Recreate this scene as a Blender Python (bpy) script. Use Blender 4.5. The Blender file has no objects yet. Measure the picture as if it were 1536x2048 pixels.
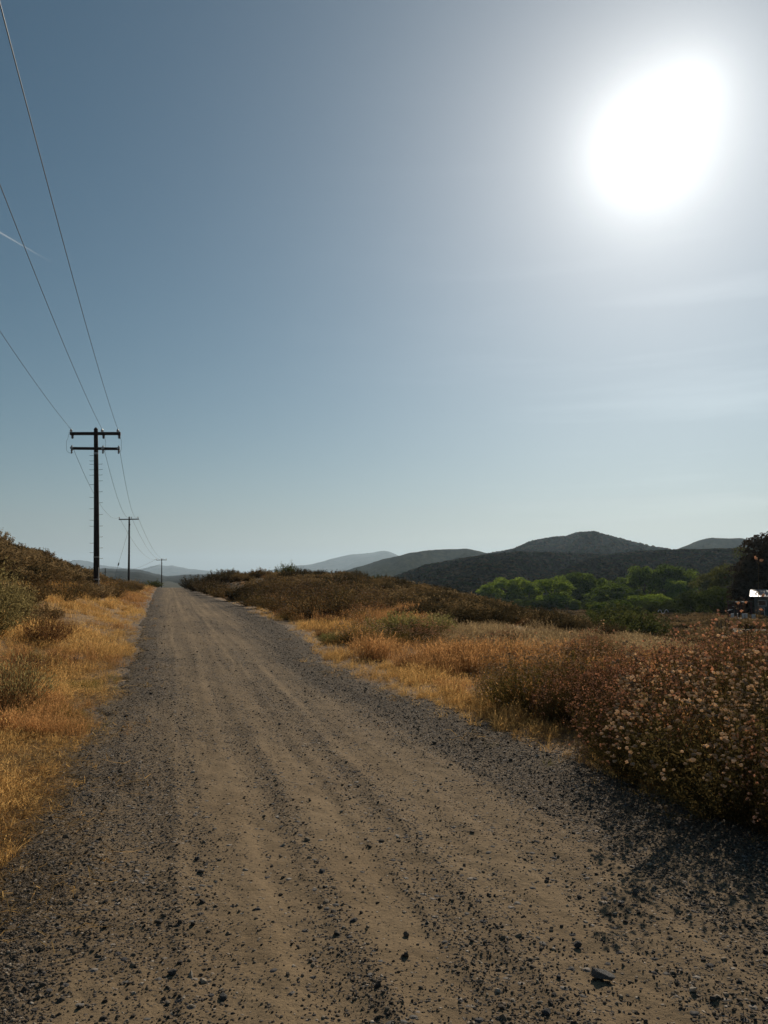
import bpy, math, random
import numpy as np
from mathutils import Vector
random.seed(7)
RNG = np.random.default_rng(7)
sc = bpy.context.scene
col = sc.collection
R = math.radians

# ------------------------------------------------------------------ camera
EYE = 1.6
PITCH = R(4.684)
FPX = 1538.0
cam_d = bpy.data.cameras.new('camera')
cam = bpy.data.objects.new('camera', cam_d); col.objects.link(cam)
cam_d.sensor_fit = 'VERTICAL'; cam_d.sensor_height = 36; cam_d.lens = 36 * FPX / 2048
cam.location = (0, 0, EYE); cam.rotation_euler = (R(90) + PITCH, 0, 0)
cam_d.clip_start = 0.05; cam_d.clip_end = 60000
sc.camera = cam

# ------------------------------------------------------------------ light
SUN_AZ, SUN_EL = R(19.5), R(28.5)      # azimuth from +Y towards +X
SUNV = Vector((math.sin(SUN_AZ) * math.cos(SUN_EL), math.cos(SUN_AZ) * math.cos(SUN_EL), math.sin(SUN_EL)))
world = bpy.data.worlds.new('World'); sc.world = world; world.use_nodes = True
wn = world.node_tree; wn.nodes.clear()
def WN(t, **k):
    n = wn.nodes.new(t)
    for a, b in k.items(): setattr(n, a, b)
    return n
sky = WN('ShaderNodeTexSky', sky_type='NISHITA', sun_disc=False)
sky.sun_elevation = SUN_EL; sky.sun_rotation = SUN_AZ
sky.altitude = 300; sky.air_density = 1.0; sky.dust_density = 0.35; sky.ozone_density = 2.0
hsv = WN('ShaderNodeHueSaturation'); hsv.inputs['Saturation'].default_value = 1.12; hsv.inputs['Hue'].default_value = 0.480
wn.links.new(sky.outputs[0], hsv.inputs['Color'])
bg = WN('ShaderNodeBackground'); bg.inputs[1].default_value = 0.050
tc = WN('ShaderNodeTexCoord')
def wmath(op, a, b=None, c=None):
    n = WN('ShaderNodeMath', operation=op)
    for i, v in enumerate((a, b, c)):
        if v is None: continue
        if isinstance(v, (int, float)): n.inputs[i].default_value = v
        else: wn.links.new(v, n.inputs[i])
    return n.outputs[0]
def glow(vec, amp, width, power=1.0):
    d = WN('ShaderNodeVectorMath', operation='DOT_PRODUCT')
    wn.links.new(tc.outputs['Generated'], d.inputs[0]); d.inputs[1].default_value = vec
    a = wmath('ARCCOSINE', wmath('MINIMUM', d.outputs['Value'], 0.999999))
    a = wmath('DIVIDE', a, R(width))
    if power != 1.0: a = wmath('POWER', a, power)
    return wmath('MULTIPLY', wmath('EXPONENT', wmath('MULTIPLY', a, -1.0)), amp)
def raydir(px, py):
    xc, yc = (px - 768) / FPX, (1024 - py) / FPX
    return (xc, math.cos(PITCH) - yc * math.sin(PITCH), math.sin(PITCH) + yc * math.cos(PITCH))
sz = WN('ShaderNodeSeparateXYZ'); wn.links.new(tc.outputs['Generated'], sz.inputs[0])
hf = wmath('MULTIPLY', wmath('EXPONENT', wmath('DIVIDE', wmath('MAXIMUM', sz.outputs[2], 0.0), -0.10)), 0.8)
hm_ = WN('ShaderNodeMix', data_type='RGBA'); wn.links.new(hf, hm_.inputs[0]); wn.links.new(hsv.outputs[0], hm_.inputs[6])
hm_.inputs[7].default_value = (7.4, 9.0, 9.7, 1); wn.links.new(hm_.outputs[2], bg.inputs[0])
bloom_dir = Vector(raydir(1385, 175)).normalized()  # second glow lobe: lens bloom up-right of the sun, painted into the sky
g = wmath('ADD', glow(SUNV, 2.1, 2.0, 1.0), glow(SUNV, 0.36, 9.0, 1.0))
g = wmath('ADD', g, glow(bloom_dir, 0.42, 8.5, 1.0))
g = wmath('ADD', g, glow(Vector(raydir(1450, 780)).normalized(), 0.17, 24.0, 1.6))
g = wmath('ADD', g, glow(bloom_dir, 0.45, 1.6, 1.1))
# thin high haze streaks near the horizon on the sun side
mp = WN('ShaderNodeMapping'); mp.inputs['Scale'].default_value = (1.2, 1.2, 14); mp.inputs['Rotation'].default_value = (0.10, 0.06, 0)
wn.links.new(tc.outputs['Generated'], mp.inputs[0])
nz = WN('ShaderNodeTexNoise'); nz.inputs['Scale'].default_value = 2.2; nz.inputs['Detail'].default_value = 5
wn.links.new(mp.outputs[0], nz.inputs['Vector'])
st = WN('ShaderNodeMapRange'); st.inputs[1].default_value = 0.52; st.inputs[2].default_value = 0.8; st.inputs[4].default_value = 0.10
wn.links.new(nz.outputs[0], st.inputs[0])
g = wmath('ADD', g, wmath('MULTIPLY', st.outputs[0], glow(Vector(raydir(1500, 900)).normalized(), 1.0, 20.0, 2.0)))
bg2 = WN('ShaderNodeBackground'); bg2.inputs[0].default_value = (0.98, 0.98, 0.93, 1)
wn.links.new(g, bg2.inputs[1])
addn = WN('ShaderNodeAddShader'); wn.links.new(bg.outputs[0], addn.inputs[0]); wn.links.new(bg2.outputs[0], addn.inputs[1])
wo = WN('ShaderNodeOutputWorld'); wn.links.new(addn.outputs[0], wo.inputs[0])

sd = bpy.data.lights.new('sun', 'SUN'); sd.energy = 5.0; sd.angle = R(0.5); sd.color = (1.0, 0.87, 0.70)
sun = bpy.data.objects.new('sun', sd); col.objects.link(sun)
sun.rotation_euler = SUNV.to_track_quat('Z', 'Y').to_euler(); sun.location = (40, 90, 60)
sc.view_settings.view_transform = 'Standard'; sc.view_settings.look = 'None'
sc.view_settings.exposure = -0.28; sc.view_settings.gamma = 1; sc.view_settings.use_curve_mapping = False
cy = sc.cycles
cy.use_denoising = True; cy.denoising_input_passes = 'RGB_ALBEDO_NORMAL'; cy.denoising_prefilter = 'ACCURATE'
cy.max_bounces = 6; cy.transparent_max_bounces = 12; cy.volume_bounces = 0; cy.diffuse_bounces = 3; cy.glossy_bounces = 2
cy.transmission_bounces = 4

# ------------------------------------------------------------------ helpers
def tag(o, label=None, cat=None, group=None, kind=None):
    if label: o['label'] = label
    if cat: o['category'] = cat
    if group: o['group'] = group
    if kind: o['kind'] = kind
    return o
def empty(name, loc, rz=0, label=None, cat=None, group=None):
    o = bpy.data.objects.new(name, None); col.objects.link(o)
    o.location = loc; o.rotation_euler = (0, 0, rz); o.empty_display_size = 0.2
    return tag(o, label, cat, group)
def mesh_np(name, V, faces, mat=None, tint=None, smooth=False, attrs=None):
    """faces: list of (n,3) or (n,4) int arrays"""
    me = bpy.data.meshes.new(name)
    V = np.asarray(V, dtype=np.float32)
    faces = [np.asarray(f, dtype=np.int32) for f in faces if len(f)]
    me.vertices.add(len(V)); me.vertices.foreach_set('co', V.ravel())
    nl = sum(f.size for f in faces); npoly = sum(len(f) for f in faces)
    me.loops.add(nl); me.polygons.add(npoly)
    me.loops.foreach_set('vertex_index', np.concatenate([f.ravel() for f in faces]))
    tot = np.concatenate([np.full(len(f), f.shape[1], np.int32) for f in faces])
    st_ = np.concatenate([[0], np.cumsum(tot)[:-1]]).astype(np.int32)
    me.polygons.foreach_set('loop_start', st_)
    me.polygons.foreach_set('use_smooth', np.full(npoly, smooth))
    if tint is not None:
        a = me.attributes.new('tint', 'FLOAT', 'POINT'); a.data.foreach_set('value', np.asarray(tint, np.float32))
    for k, v in (attrs or {}).items():
        a = me.attributes.new(k, 'FLOAT', 'POINT'); a.data.foreach_set('value', np.asarray(v, np.float32))
    me.update(calc_edges=True)
    if mat: me.materials.append(mat)
    return me
def link(name, me, parent=None, loc=None, rot=None):
    o = bpy.data.objects.new(name, me); col.objects.link(o)
    if parent: o.parent = parent
    if loc is not None: o.location = loc
    if rot is not None: o.rotation_euler = rot
    return o
def copy_tree(o, parent=None):
    c = o.copy(); col.objects.link(c); c.parent = parent
    for ch in [x for x in o.children]: copy_tree(ch, c)
    return c
class Acc:
    def __init__(s): s.V = []; s.F3 = []; s.F4 = []; s.T = []; s.n = 0
    def add(s, V, F, tint=None):
        V = np.asarray(V, float).reshape(-1, 3); F = np.asarray(F, int)
        (s.F3 if F.shape[1] == 3 else s.F4).append(F + s.n)
        s.V.append(V); s.T.append(np.ones(len(V)) if tint is None else np.broadcast_to(tint, (len(V),))); s.n += len(V)
    def mesh(s, name, mat, smooth=False):
        F = []
        if s.F3: F.append(np.concatenate(s.F3))
        if s.F4: F.append(np.concatenate(s.F4))
        return mesh_np(name, np.concatenate(s.V), F, mat, np.concatenate(s.T), smooth)
def box(acc, c, s, rz=0, tint=1.0):
    x, y, z = [v / 2 for v in s]
    v = np.array([(a, b, d) for d in (-z, z) for (a, b) in ((-x, -y), (x, -y), (x, y), (-x, y))])
    ca, sa = math.cos(rz), math.sin(rz)
    v = np.stack([v[:, 0] * ca - v[:, 1] * sa, v[:, 0] * sa + v[:, 1] * ca, v[:, 2]], 1) + np.array(c)
    acc.add(v, [(0, 3, 2, 1), (4, 5, 6, 7), (0, 1, 5, 4), (1, 2, 6, 5), (2, 3, 7, 6), (3, 0, 4, 7)], tint)
def tube(acc, pts, rad, sides=8, tint=1.0, cap=True):
    pts = np.asarray(pts, float); n = len(pts)
    rad = np.broadcast_to(np.asarray(rad, float), (n,))
    tg = np.gradient(pts, axis=0); tg /= np.linalg.norm(tg, axis=1, keepdims=True) + 1e-9
    ref = np.array([0, 0, 1.0]) if abs(tg[:, 2]).mean() < .8 else np.array([1.0, 0, 0])
    a = np.cross(tg, ref); a /= np.linalg.norm(a, axis=1, keepdims=True) + 1e-9
    b = np.cross(tg, a)
    th = np.linspace(0, 2 * np.pi, sides, endpoint=False)
    V = pts[:, None] + rad[:, None, None] * (np.cos(th)[None, :, None] * a[:, None] + np.sin(th)[None, :, None] * b[:, None])
    i = np.arange(n - 1)[:, None] * sides; j = np.arange(sides)[None]; k = (j + 1) % sides
    F = np.stack([i + j, i + k, i + sides + k, i + sides + j], -1).reshape(-1, 4)
    acc.add(V.reshape(-1, 3), F, tint)
    if cap:
        for e, r0 in ((0, 0), (n - 1, (n - 1) * sides)):
            ring = V[e]; c = pts[e]
            vv = np.vstack([ring, c]); ff = [(q, (q + 1) % sides, sides) for q in range(sides)]
            acc.add(vv, ff, tint)
def ribbons(P, W, side, tint):
    """P (N,K,3) paths, W (K,) or (N,K) half widths, side (N,3); returns V,F,T"""
    N, K, _ = P.shape
    W = np.broadcast_to(W, (N, K))
    A = P - W[..., None] * side[:, None]; B = P + W[..., None] * side[:, None]
    V = np.stack([A, B], 2).reshape(-1, 3)
    base = np.arange(N)[:, None] * (2 * K) + np.arange(K - 1)[None] * 2
    F = np.stack([base, base + 1, base + 3, base + 2], -1).reshape(-1, 4)
    return V, F, np.repeat(tint, 2 * K)
def tubes3(P, W, tint):
    """three-sided thin tubes along N paths"""
    N, K, _ = P.shape
    W = np.broadcast_to(W, (N, K))
    t = P[:, -1] - P[:, 0]; t /= np.linalg.norm(t, axis=1, keepdims=True) + 1e-9
    r = np.random.default_rng(N).normal(size=(N, 3)); a = np.cross(t, r); a /= np.linalg.norm(a, axis=1, keepdims=True) + 1e-9
    b = np.cross(t, a)
    V = np.stack([P + W[..., None] * (math.cos(q) * a + math.sin(q) * b)[:, None] for q in (0, 2.094, 4.189)], 2).reshape(-1, 3)
    base = (np.arange(N)[:, None, None] * (3 * K) + np.arange(K - 1)[None, :, None] * 3)
    j = np.arange(3)[None, None]; k = (j + 1) % 3
    F = np.stack([base + j, base + k, base + 3 + k, base + 3 + j], -1).reshape(-1, 4)
    return V, F, np.repeat(tint, 3 * K)
def unit(v): return v / (np.linalg.norm(v, axis=-1, keepdims=True) + 1e-9)
def ncards(C, Nn, L, Wd, rng, tint):
    """leaf quads facing Nn"""
    return cards(C, unit(np.cross(Nn, rng.normal(size=C.shape))), L, Wd, rng, tint, Nn)
def cards(C, D, L, Wd, rng, tint, Nn=None):
    """leaf quads (rhombus) centred C, long axis D"""
    N = len(C); S = unit(np.cross(D, rng.normal(size=(N, 3)) if Nn is None else Nn))
    L = np.broadcast_to(L, (N,))[:, None]; Wd = np.broadcast_to(Wd, (N,))[:, None]
    V = np.stack([C - D * L, C - S * Wd, C + D * L, C + S * Wd], 1).reshape(-1, 3)
    F = np.arange(4 * N).reshape(-1, 4)
    return V, F, np.repeat(tint, 4)
import bmesh
def ico(sub):
    bm = bmesh.new(); bmesh.ops.create_icosphere(bm, subdivisions=sub, radius=1)
    V = np.array([v.co[:] for v in bm.verts]); F = np.array([[v.index for v in f.verts] for f in bm.faces]); bm.free()
    return V, F
ICO1 = ico(1); ICO2 = ico(2); ICO3 = ico(3)
def blobs(C, S, base, rng, jit, tint):
    """N copies of a small solid at C, scale S (N,3), jittered"""
    BV, BF = base; N = len(C)
    V = BV[None] * (1 + jit * rng.normal(size=(N, len(BV), 1))) * S[:, None] + C[:, None]
    F = BF[None] + (np.arange(N) * len(BV))[:, None, None]
    return V.reshape(-1, 3), F.reshape(-1, 3), np.repeat(tint, len(BV))
# numpy noise
def _h(ix, iy, s):
    n = (ix.astype(np.int64) * 374761393 + iy.astype(np.int64) * 668265263 + s * 1442695041) & 0xffffffff
    n = ((n ^ (n >> 13)) * 1274126177) & 0xffffffff
    return ((n ^ (n >> 16)) & 0xffff) / 65535.0
def vnoise(x, y, s=0):
    x = np.asarray(x, float); y = np.asarray(y, float)
    ix, iy = np.floor(x), np.floor(y); fx, fy = x - ix, y - iy
    fx = fx * fx * (3 - 2 * fx); fy = fy * fy * (3 - 2 * fy)
    a = _h(ix, iy, s); b = _h(ix + 1, iy, s); c = _h(ix, iy + 1, s); d = _h(ix + 1, iy + 1, s)
    return (a + (b - a) * fx) * (1 - fy) + (c + (d - c) * fx) * fy
def fbm(x, y, o=4, s=0):
    t = 0; a = 1; n = 0
    for k in range(o):
        t = t + a * vnoise(x * 2 ** k + 17.3 * k, y * 2 ** k - 9.1 * k, s + k); n += a; a *= .5
    return t / n * 2 - 1
def sstep(a, b, x):
    t = np.clip((x - a) / (b - a), 0, 1); return t * t * (3 - 2 * t)
def at(px, Y, py=None):
    """ground position seen at picture column px, forward distance Y"""
    d = raydir(px, 1180 if py is None else py); return d[0] * Y / d[1]
def zat(px, py, Y):
    d = raydir(px, py); return EYE + d[2] * Y / d[1]

# ------------------------------------------------------------------ terrain height
def road_z(Y): return np.interp(Y, [-30, 0, 80, 100, 124, 160, 212, 300, 500], [0, 0, 0, -.12, -.42, -2.0, -4.4, -7, -9])
def road_c(Y): return 1.5 - .28 * Y
LE = ([2, 4.1, 5.5, 7, 9.8, 13.7, 25, 44.7, 124, 300], [-2.7, -2.4, -2.25, -2.3, -2.15, -2.1, -2.3, -2.5, -3.0, -3.0])
RE = ([2, 4.9, 6.65, 8.8, 10.7, 14.5, 18, 22.4, 41, 61, 124, 300], [2.7, 2.3, 1.98, 1.92, 1.5, 1.4, 1.8, 2.1, 2.2, 1.3, 1.5, 1.5])
def edgeL(Y): return np.interp(Y, *LE) + .16 * fbm(Y * 1.3, Y * 0 + 3, 3, 5)
def edgeR(Y): return np.interp(Y, *RE) + .14 * fbm(Y * 1.5, Y * 0 + 8, 3, 9)
def inside(u, Y):
    """distance inside the worn road edge, ragged"""
    ins = np.minimum(u - edgeL(Y), edgeR(Y) - u)
    return ins + (.16 * fbm(u * 2.1 + 4, Y * 1.7, 3, 55) + .13 * fbm(u * 8, Y * 6.5, 3, 56)) * sstep(45, 15, Y)
CP = []
for Y in (-25, -12, -4, 2, 5, 10, 20, 30, 40, 60, 80, 100, 124, 160, 212, 300):
    for u in (-2.8, 0, 2.6): CP.append((road_c(Y) + u, Y, float(road_z(Y))))
for u, Y, z in [(-4.2, 8, .05), (-4.2, 15, .08), (-4.2, 30, .12), (-4.2, 60, .1), (-5, 10, .2), (-5, 20, .3), (-5, 45, .35), (-6, 45, .6), (-5, 70, .35), (-5, 100, -.1),
    (-8, 10, 1.2), (-8, 20, 1.7), (-8, 30, 2.0), (-8, 45, 1.7), (-8, 60, 1.4), (-8, 80, .8), (-9, 110, -.2),
    (-12, 10, 2.8), (-12, 25, 3.6), (-12, 40, 3.5), (-12, 55, 3.3), (-12, 75, 1.6), (-14, 110, -.3),
    (-20, 10, 4.3), (-20, 30, 4.4), (-20, 50, 3.3), (-20, 75, 1.0), (-25, 110, -1), (-40, 10, 6), (-40, 40, 5), (-45, 80, 0), (-60, 130, -4),
    (4, 10, 0), (4, 20, 0.05), (4, 40, .3), (4.5, 60, .6), (5, 85, 1.2), (4, 112, .3), (8, 70, 1.3)]:
    CP.append((road_c(Y) + u, Y, z))
CP += [(-110, 400, -9.5), (-150, 500, -10), (-250, 600, -10), (-60, 212, -4.8), (-85, 300, -8.5), (-120, 250, -7), (-3, 70, 1.25), (-12, 70, 1.4), (-18, 88, 1.5), (-10, 100, .9), (3.6, 60, .2), (6, 50, -.3), (8.6, 40, -1.1), (10, 28, -1.1), (5, 28, -.15), (1, 28, .05), (2, 40, .25), (8, 18, -.35),
    (4, 10, 0), (6, 10, -.1), (6, 5, 0.05), (12, 18, -.8), (18, 28, -2.2), (16, 42, -3.0), (30, 70, -3.2), (38, 90, -3.7), (20, 70, -4.2), (12, 75, -3.2), (0, 110, -3),
    (-15, 140, -4), (20, 120, -6.5), (45, 120, -5), (60, 200, -8), (20, 220, -8), (0, 250, -8), (-60, 300, -8), (100, 300, -8), (200, 300, -7), (60, 90, -3.4),
    (30, 30, -2), (-10, -6, 1.8), (-20, -6, 4), (25, -5, -.5), (-60, 0, 6), (60, 0, -3), (0, -60, 0), (60, -60, -2), (-60, -60, 5), (0, 500, -9), (400, 400, -9), (-400, 400, -9), (-200, 0, 4), (200, 0, -8),
    (0, -300, 0), (700, 0, -9), (-700, 0, -2), (0, 900, -9), (0, -900, -3)]
CP = np.array(CP)
def warp(X, Y):
    r = np.hypot(X, Y) + 1e-6; k = np.log1p(r / 12.0) / r; return X * k, Y * k
_wx, _wy = warp(CP[:, 0], CP[:, 1])
_K = np.hypot(_wx[:, None] - _wx, _wy[:, None] - _wy) - 0.004 * np.eye(len(CP))
_m = CP[:, 2].mean(); _w = np.linalg.solve(_K, CP[:, 2] - _m)
def hz(X, Y):
    X = np.asarray(X, float); Y = np.asarray(Y, float); sh = X.shape
    X, Y = X.ravel(), Y.ravel(); out = np.empty(len(X))
    for i in range(0, len(X), 40000):
        a, b = warp(X[i:i + 40000], Y[i:i + 40000])
        out[i:i + 40000] = np.hypot(a[:, None] - _wx, b[:, None] - _wy) @ _w + _m
    u = X - road_c(Y)
    near = sstep(2.2, 4.5, np.abs(u))
    out = np.where(Y > -30, road_z(Y) * (1 - near) + out * near, out)
    r = np.hypot(X, Y)
    k = sstep(500, 900, r); out = out * (1 - k) - 9.5 * k
    amp = near * (.05 + .10 * np.clip(np.abs(u) / 20, 0, 1) * 1.6)
    out = out + amp * fbm(X * .55, Y * .55, 4, 2)
    return out.reshape(sh)
def hz1(x, y): return float(hz(np.array([x]), np.array([y]))[0])

# ------------------------------------------------------------------ materials
def newmat(name):
    m = bpy.data.materials.new(name); m.use_nodes = True; nt = m.node_tree; nt.nodes.clear()
    return m, nt, nt.nodes.new('ShaderNodeOutputMaterial')
def N(nt, t, ins=None, **k):
    n = nt.nodes.new(t)
    for a, b in k.items(): setattr(n, a, b)
    for a, b in (ins or {}).items():
        if hasattr(b, 'is_output') or isinstance(b, bpy.types.NodeSocket): nt.links.new(b, n.inputs[a])
        else: n.inputs[a].default_value = b
    return n
def ramp(nt, fac, stops, interp='LINEAR'):
    n = nt.nodes.new('ShaderNodeValToRGB'); nt.links.new(fac, n.inputs[0]); n.color_ramp.interpolation = interp
    e = n.color_ramp.elements
    while len(e) < len(stops): e.new(0.5)
    for q, (p, c) in zip(e, stops): q.position = p; q.color = (*c, 1) if len(c) == 3 else c
    return n.outputs[0]
def mix(nt, f, a, b, blend='MIX'):
    n = nt.nodes.new('ShaderNodeMix'); n.data_type = 'RGBA'; n.blend_type = blend
    for i, v in ((0, f), (6, a), (7, b)):
        if isinstance(v, bpy.types.NodeSocket): nt.links.new(v, n.inputs[i])
        elif i == 0: n.inputs[0].default_value = v
        else: n.inputs[i].default_value = (*v, 1)
    return n.outputs[2]
def noise(nt, scale, detail=4, vec=None, rough=.55):
    n = nt.nodes.new('ShaderNodeTexNoise'); n.inputs['Scale'].default_value = scale; n.inputs['Detail'].default_value = detail
    n.inputs['Roughness'].default_value = rough
    if vec is not None: nt.links.new(vec, n.inputs['Vector'])
    return n.outputs[0]
def geo_pos(nt): return nt.nodes.new('ShaderNodeNewGeometry').outputs['Position']
def plain(name, c, rough=.8, metal=0, var=.25, nscale=6, bump=0, spec=.3):
    m, nt, out = newmat(name)
    tcn = N(nt, 'ShaderNodeTexCoord').outputs['Object']
    f = noise(nt, nscale, 5, tcn)
    cc = mix(nt, f, tuple(v * (1 - var) for v in c), tuple(min(1, v * (1 + var)) for v in c))
    b = N(nt, 'ShaderNodeBsdfPrincipled', {'Base Color': cc, 'Roughness': rough, 'Metallic': metal, 'Specular IOR Level': spec})
    if bump:
        bp = N(nt, 'ShaderNodeBump', {'Height': f, 'Strength': bump, 'Distance': .02}); nt.links.new(bp.outputs[0], b.inputs['Normal'])
    nt.links.new(b.outputs[0], out.inputs[0]); return m
def leafy(name, c1, c2, trans=.4, spread=.35, tcol=1.25):
    """thin plant matter: diffuse + translucent, colour varied per plant and per blade"""
    m, nt, out = newmat(name)
    oi = N(nt, 'ShaderNodeObjectInfo').outputs['Random']
    t = N(nt, 'ShaderNodeAttribute', attribute_name='tint').outputs['Fac']
    pos = geo_pos(nt); n = noise(nt, .35, 3, pos)
    f = N(nt, 'ShaderNodeMath', {0: oi, 1: n}, operation='MULTIPLY_ADD'); f.inputs[1].default_value = .55
    nt.links.new(n, f.inputs[2])
    f2 = N(nt, 'ShaderNodeMapRange', {0: f.outputs[0], 1: .35, 2: .95}).outputs[0]
    cc = mix(nt, f2, c1, c2)
    tv = N(nt, 'ShaderNodeMapRange', {0: t, 1: 0.0, 2: 1.0, 3: 1 - spread, 4: 1 + spread}).outputs[0]
    vm = N(nt, 'ShaderNodeVectorMath', {0: cc, 3: tv}, operation='SCALE').outputs[0]
    d = N(nt, 'ShaderNodeBsdfDiffuse', {'Color': vm, 'Roughness': .6})
    tc_ = N(nt, 'ShaderNodeVectorMath', {0: vm, 1: (tcol, tcol * .97, tcol * .85)}, operation='MULTIPLY').outputs[0]
    tr = N(nt, 'ShaderNodeBsdfTranslucent', {'Color': tc_})
    mx = N(nt, 'ShaderNodeMixShader', {0: trans, 1: d.outputs[0], 2: tr.outputs[0]})
    nt.links.new(mx.outputs[0], out.inputs[0]); return m

# road surface: fine brown dust between and under grey crushed stone
def road_mat():
    m, nt, out = newmat('road_dirt')
    pos = geo_pos(nt)
    gr = N(nt, 'ShaderNodeAttribute', attribute_name='gravel').outputs['Fac']
    gr = N(nt, 'ShaderNodeMath', {0: gr, 1: .78}, operation='MULTIPLY').outputs[0]
    n1 = noise(nt, 1.3, 5, pos); n2 = noise(nt, 38, 6, pos, .7); n3 = noise(nt, 9, 4, pos)
    dust = mix(nt, n1, (.225, .152, .082), (.335, .246, .146))
    dust = mix(nt, N(nt, 'ShaderNodeMapRange', {0: n2, 1: .35, 2: .7}).outputs[0], dust, mix(nt, .5, dust, (.10, .08, .06)))
    vo = N(nt, 'ShaderNodeTexVoronoi', {'Vector': pos, 'Scale': 62.0, 'Randomness': 1.0})
    vo2 = N(nt, 'ShaderNodeTexVoronoi', {'Vector': pos, 'Scale': 24.0, 'Randomness': 1.0})
    sep = N(nt, 'ShaderNodeSeparateColor', {0: vo.outputs['Color']})
    stone = ramp(nt, sep.outputs[0], [(0, (.025, .025, .028)), (.5, (.06, .056, .052)), (.85, (.15, .12, .095)), (1, (.34, .30, .25))])
    cover = N(nt, 'ShaderNodeMath', {0: sep.outputs[1], 1: gr}, operation='LESS_THAN').outputs[0]
    sep2 = N(nt, 'ShaderNodeSeparateColor', {0: vo2.outputs['Color']})
    stone2 = ramp(nt, sep2.outputs[0], [(0, (.05, .05, .055)), (.6, (.12, .115, .11)), (1, (.26, .23, .2))])
    c2 = N(nt, 'ShaderNodeMath', {0: sep2.outputs[1], 1: N(nt, 'ShaderNodeMath', {0: gr, 1: .35}, operation='MULTIPLY').outputs[0]}, operation='LESS_THAN').outputs[0]
    in2 = N(nt, 'ShaderNodeMath', {0: vo2.outputs['Distance'], 1: .42}, operation='LESS_THAN').outputs[0]
    c2 = N(nt, 'ShaderNodeMath', {0: c2, 1: in2}, operation='MULTIPLY').outputs[0]
    in1 = N(nt, 'ShaderNodeMath', {0: vo.outputs['Distance'], 1: .5}, operation='LESS_THAN').outputs[0]
    cover = N(nt, 'ShaderNodeMath', {0: cover, 1: in1}, operation='MULTIPLY').outputs[0]
    greyd = mix(nt, N(nt, 'ShaderNodeMath', {0: gr, 1: .75}, operation='MULTIPLY').outputs[0], dust, (.050, .043, .036))
    cc = mix(nt, cover, greyd, stone); cc = mix(nt, c2, cc, stone2)
    inv = N(nt, 'ShaderNodeMath', {0: .6, 1: vo.outputs['Distance']}, operation='SUBTRACT').outputs[0]
    h1 = N(nt, 'ShaderNodeMath', {0: inv, 1: cover}, operation='MULTIPLY').outputs[0]
    inv2 = N(nt, 'ShaderNodeMath', {0: .6, 1: vo2.outputs['Distance']}, operation='SUBTRACT').outputs[0]
    h2 = N(nt, 'ShaderNodeMath', {0: inv2, 1: c2}, operation='MULTIPLY').outputs[0]
    hh = N(nt, 'ShaderNodeMath', {0: h1, 1: N(nt, 'ShaderNodeMath', {0: h2, 1: 2.2}, operation='MULTIPLY').outputs[0]}, operation='ADD').outputs[0]
    hh = N(nt, 'ShaderNodeMath', {0: hh, 1: N(nt, 'ShaderNodeMath', {0: n2, 1: .55}, operation='MULTIPLY').outputs[0]}, operation='ADD').outputs[0]
    bp = N(nt, 'ShaderNodeBump', {'Height': hh, 'Strength': 1.0, 'Distance': .016})
    b = N(nt, 'ShaderNodeBsdfPrincipled', {'Base Color': cc, 'Roughness': .95, 'Normal': bp.outputs[0], 'Specular IOR Level': .08})
    nt.links.new(b.outputs[0], out.inputs[0]); return m
def soil_mat():
    m, nt, out = newmat('dry_soil')
    pos = geo_pos(nt)
    n1 = noise(nt, .5, 5, pos); n2 = noise(nt, 22, 6, pos, .7); n3 = noise(nt, .02, 5, pos)
    c = mix(nt, n1, (.24, .145, .072), (.36, .25, .14))
    c = mix(nt, N(nt, 'ShaderNodeMapRange', {0: n2, 1: .48, 2: .68}).outputs[0], c, (.16, .105, .06))
    wild = N(nt, 'ShaderNodeAttribute', attribute_name='wild').outputs['Fac']
    scrub = ramp(nt, noise(nt, .9, 6, pos, .7), [(.3, (.04, .036, .022)), (.55, (.075, .060, .034)), (.78, (.14, .10, .06))])
    c = mix(nt, wild, c, scrub)
    sp = N(nt, 'ShaderNodeAttribute', attribute_name='spill').outputs['Fac']
    vo = N(nt, 'ShaderNodeTexVoronoi', {'Vector': pos, 'Scale': 55.0})
    sc_ = N(nt, 'ShaderNodeSeparateColor', {0: vo.outputs['Color']})
    th = N(nt, 'ShaderNodeMath', {0: sp, 1: .9}, operation='MULTIPLY').outputs[0]
    cv = N(nt, 'ShaderNodeMath', {0: sc_.outputs[1], 1: th}, operation='LESS_THAN').outputs[0]
    c = mix(nt, cv, c, ramp(nt, sc_.outputs[0], [(0, (.04, .038, .04)), (.6, (.10, .09, .08)), (1, (.25, .21, .17))]))
    fr = N(nt, 'ShaderNodeAttribute', attribute_name='far').outputs['Fac']
    c = mix(nt, fr, c, (.034, .036, .020))
    bp = N(nt, 'ShaderNodeBump', {'Height': n2, 'Strength': .8, 'Distance': .03})
    b = N(nt, 'ShaderNodeBsdfPrincipled', {'Base Color': c, 'Roughness': .9, 'Normal': bp.outputs[0], 'Specular IOR Level': .15})
    nt.links.new(b.outputs[0], out.inputs[0]); return m
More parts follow.
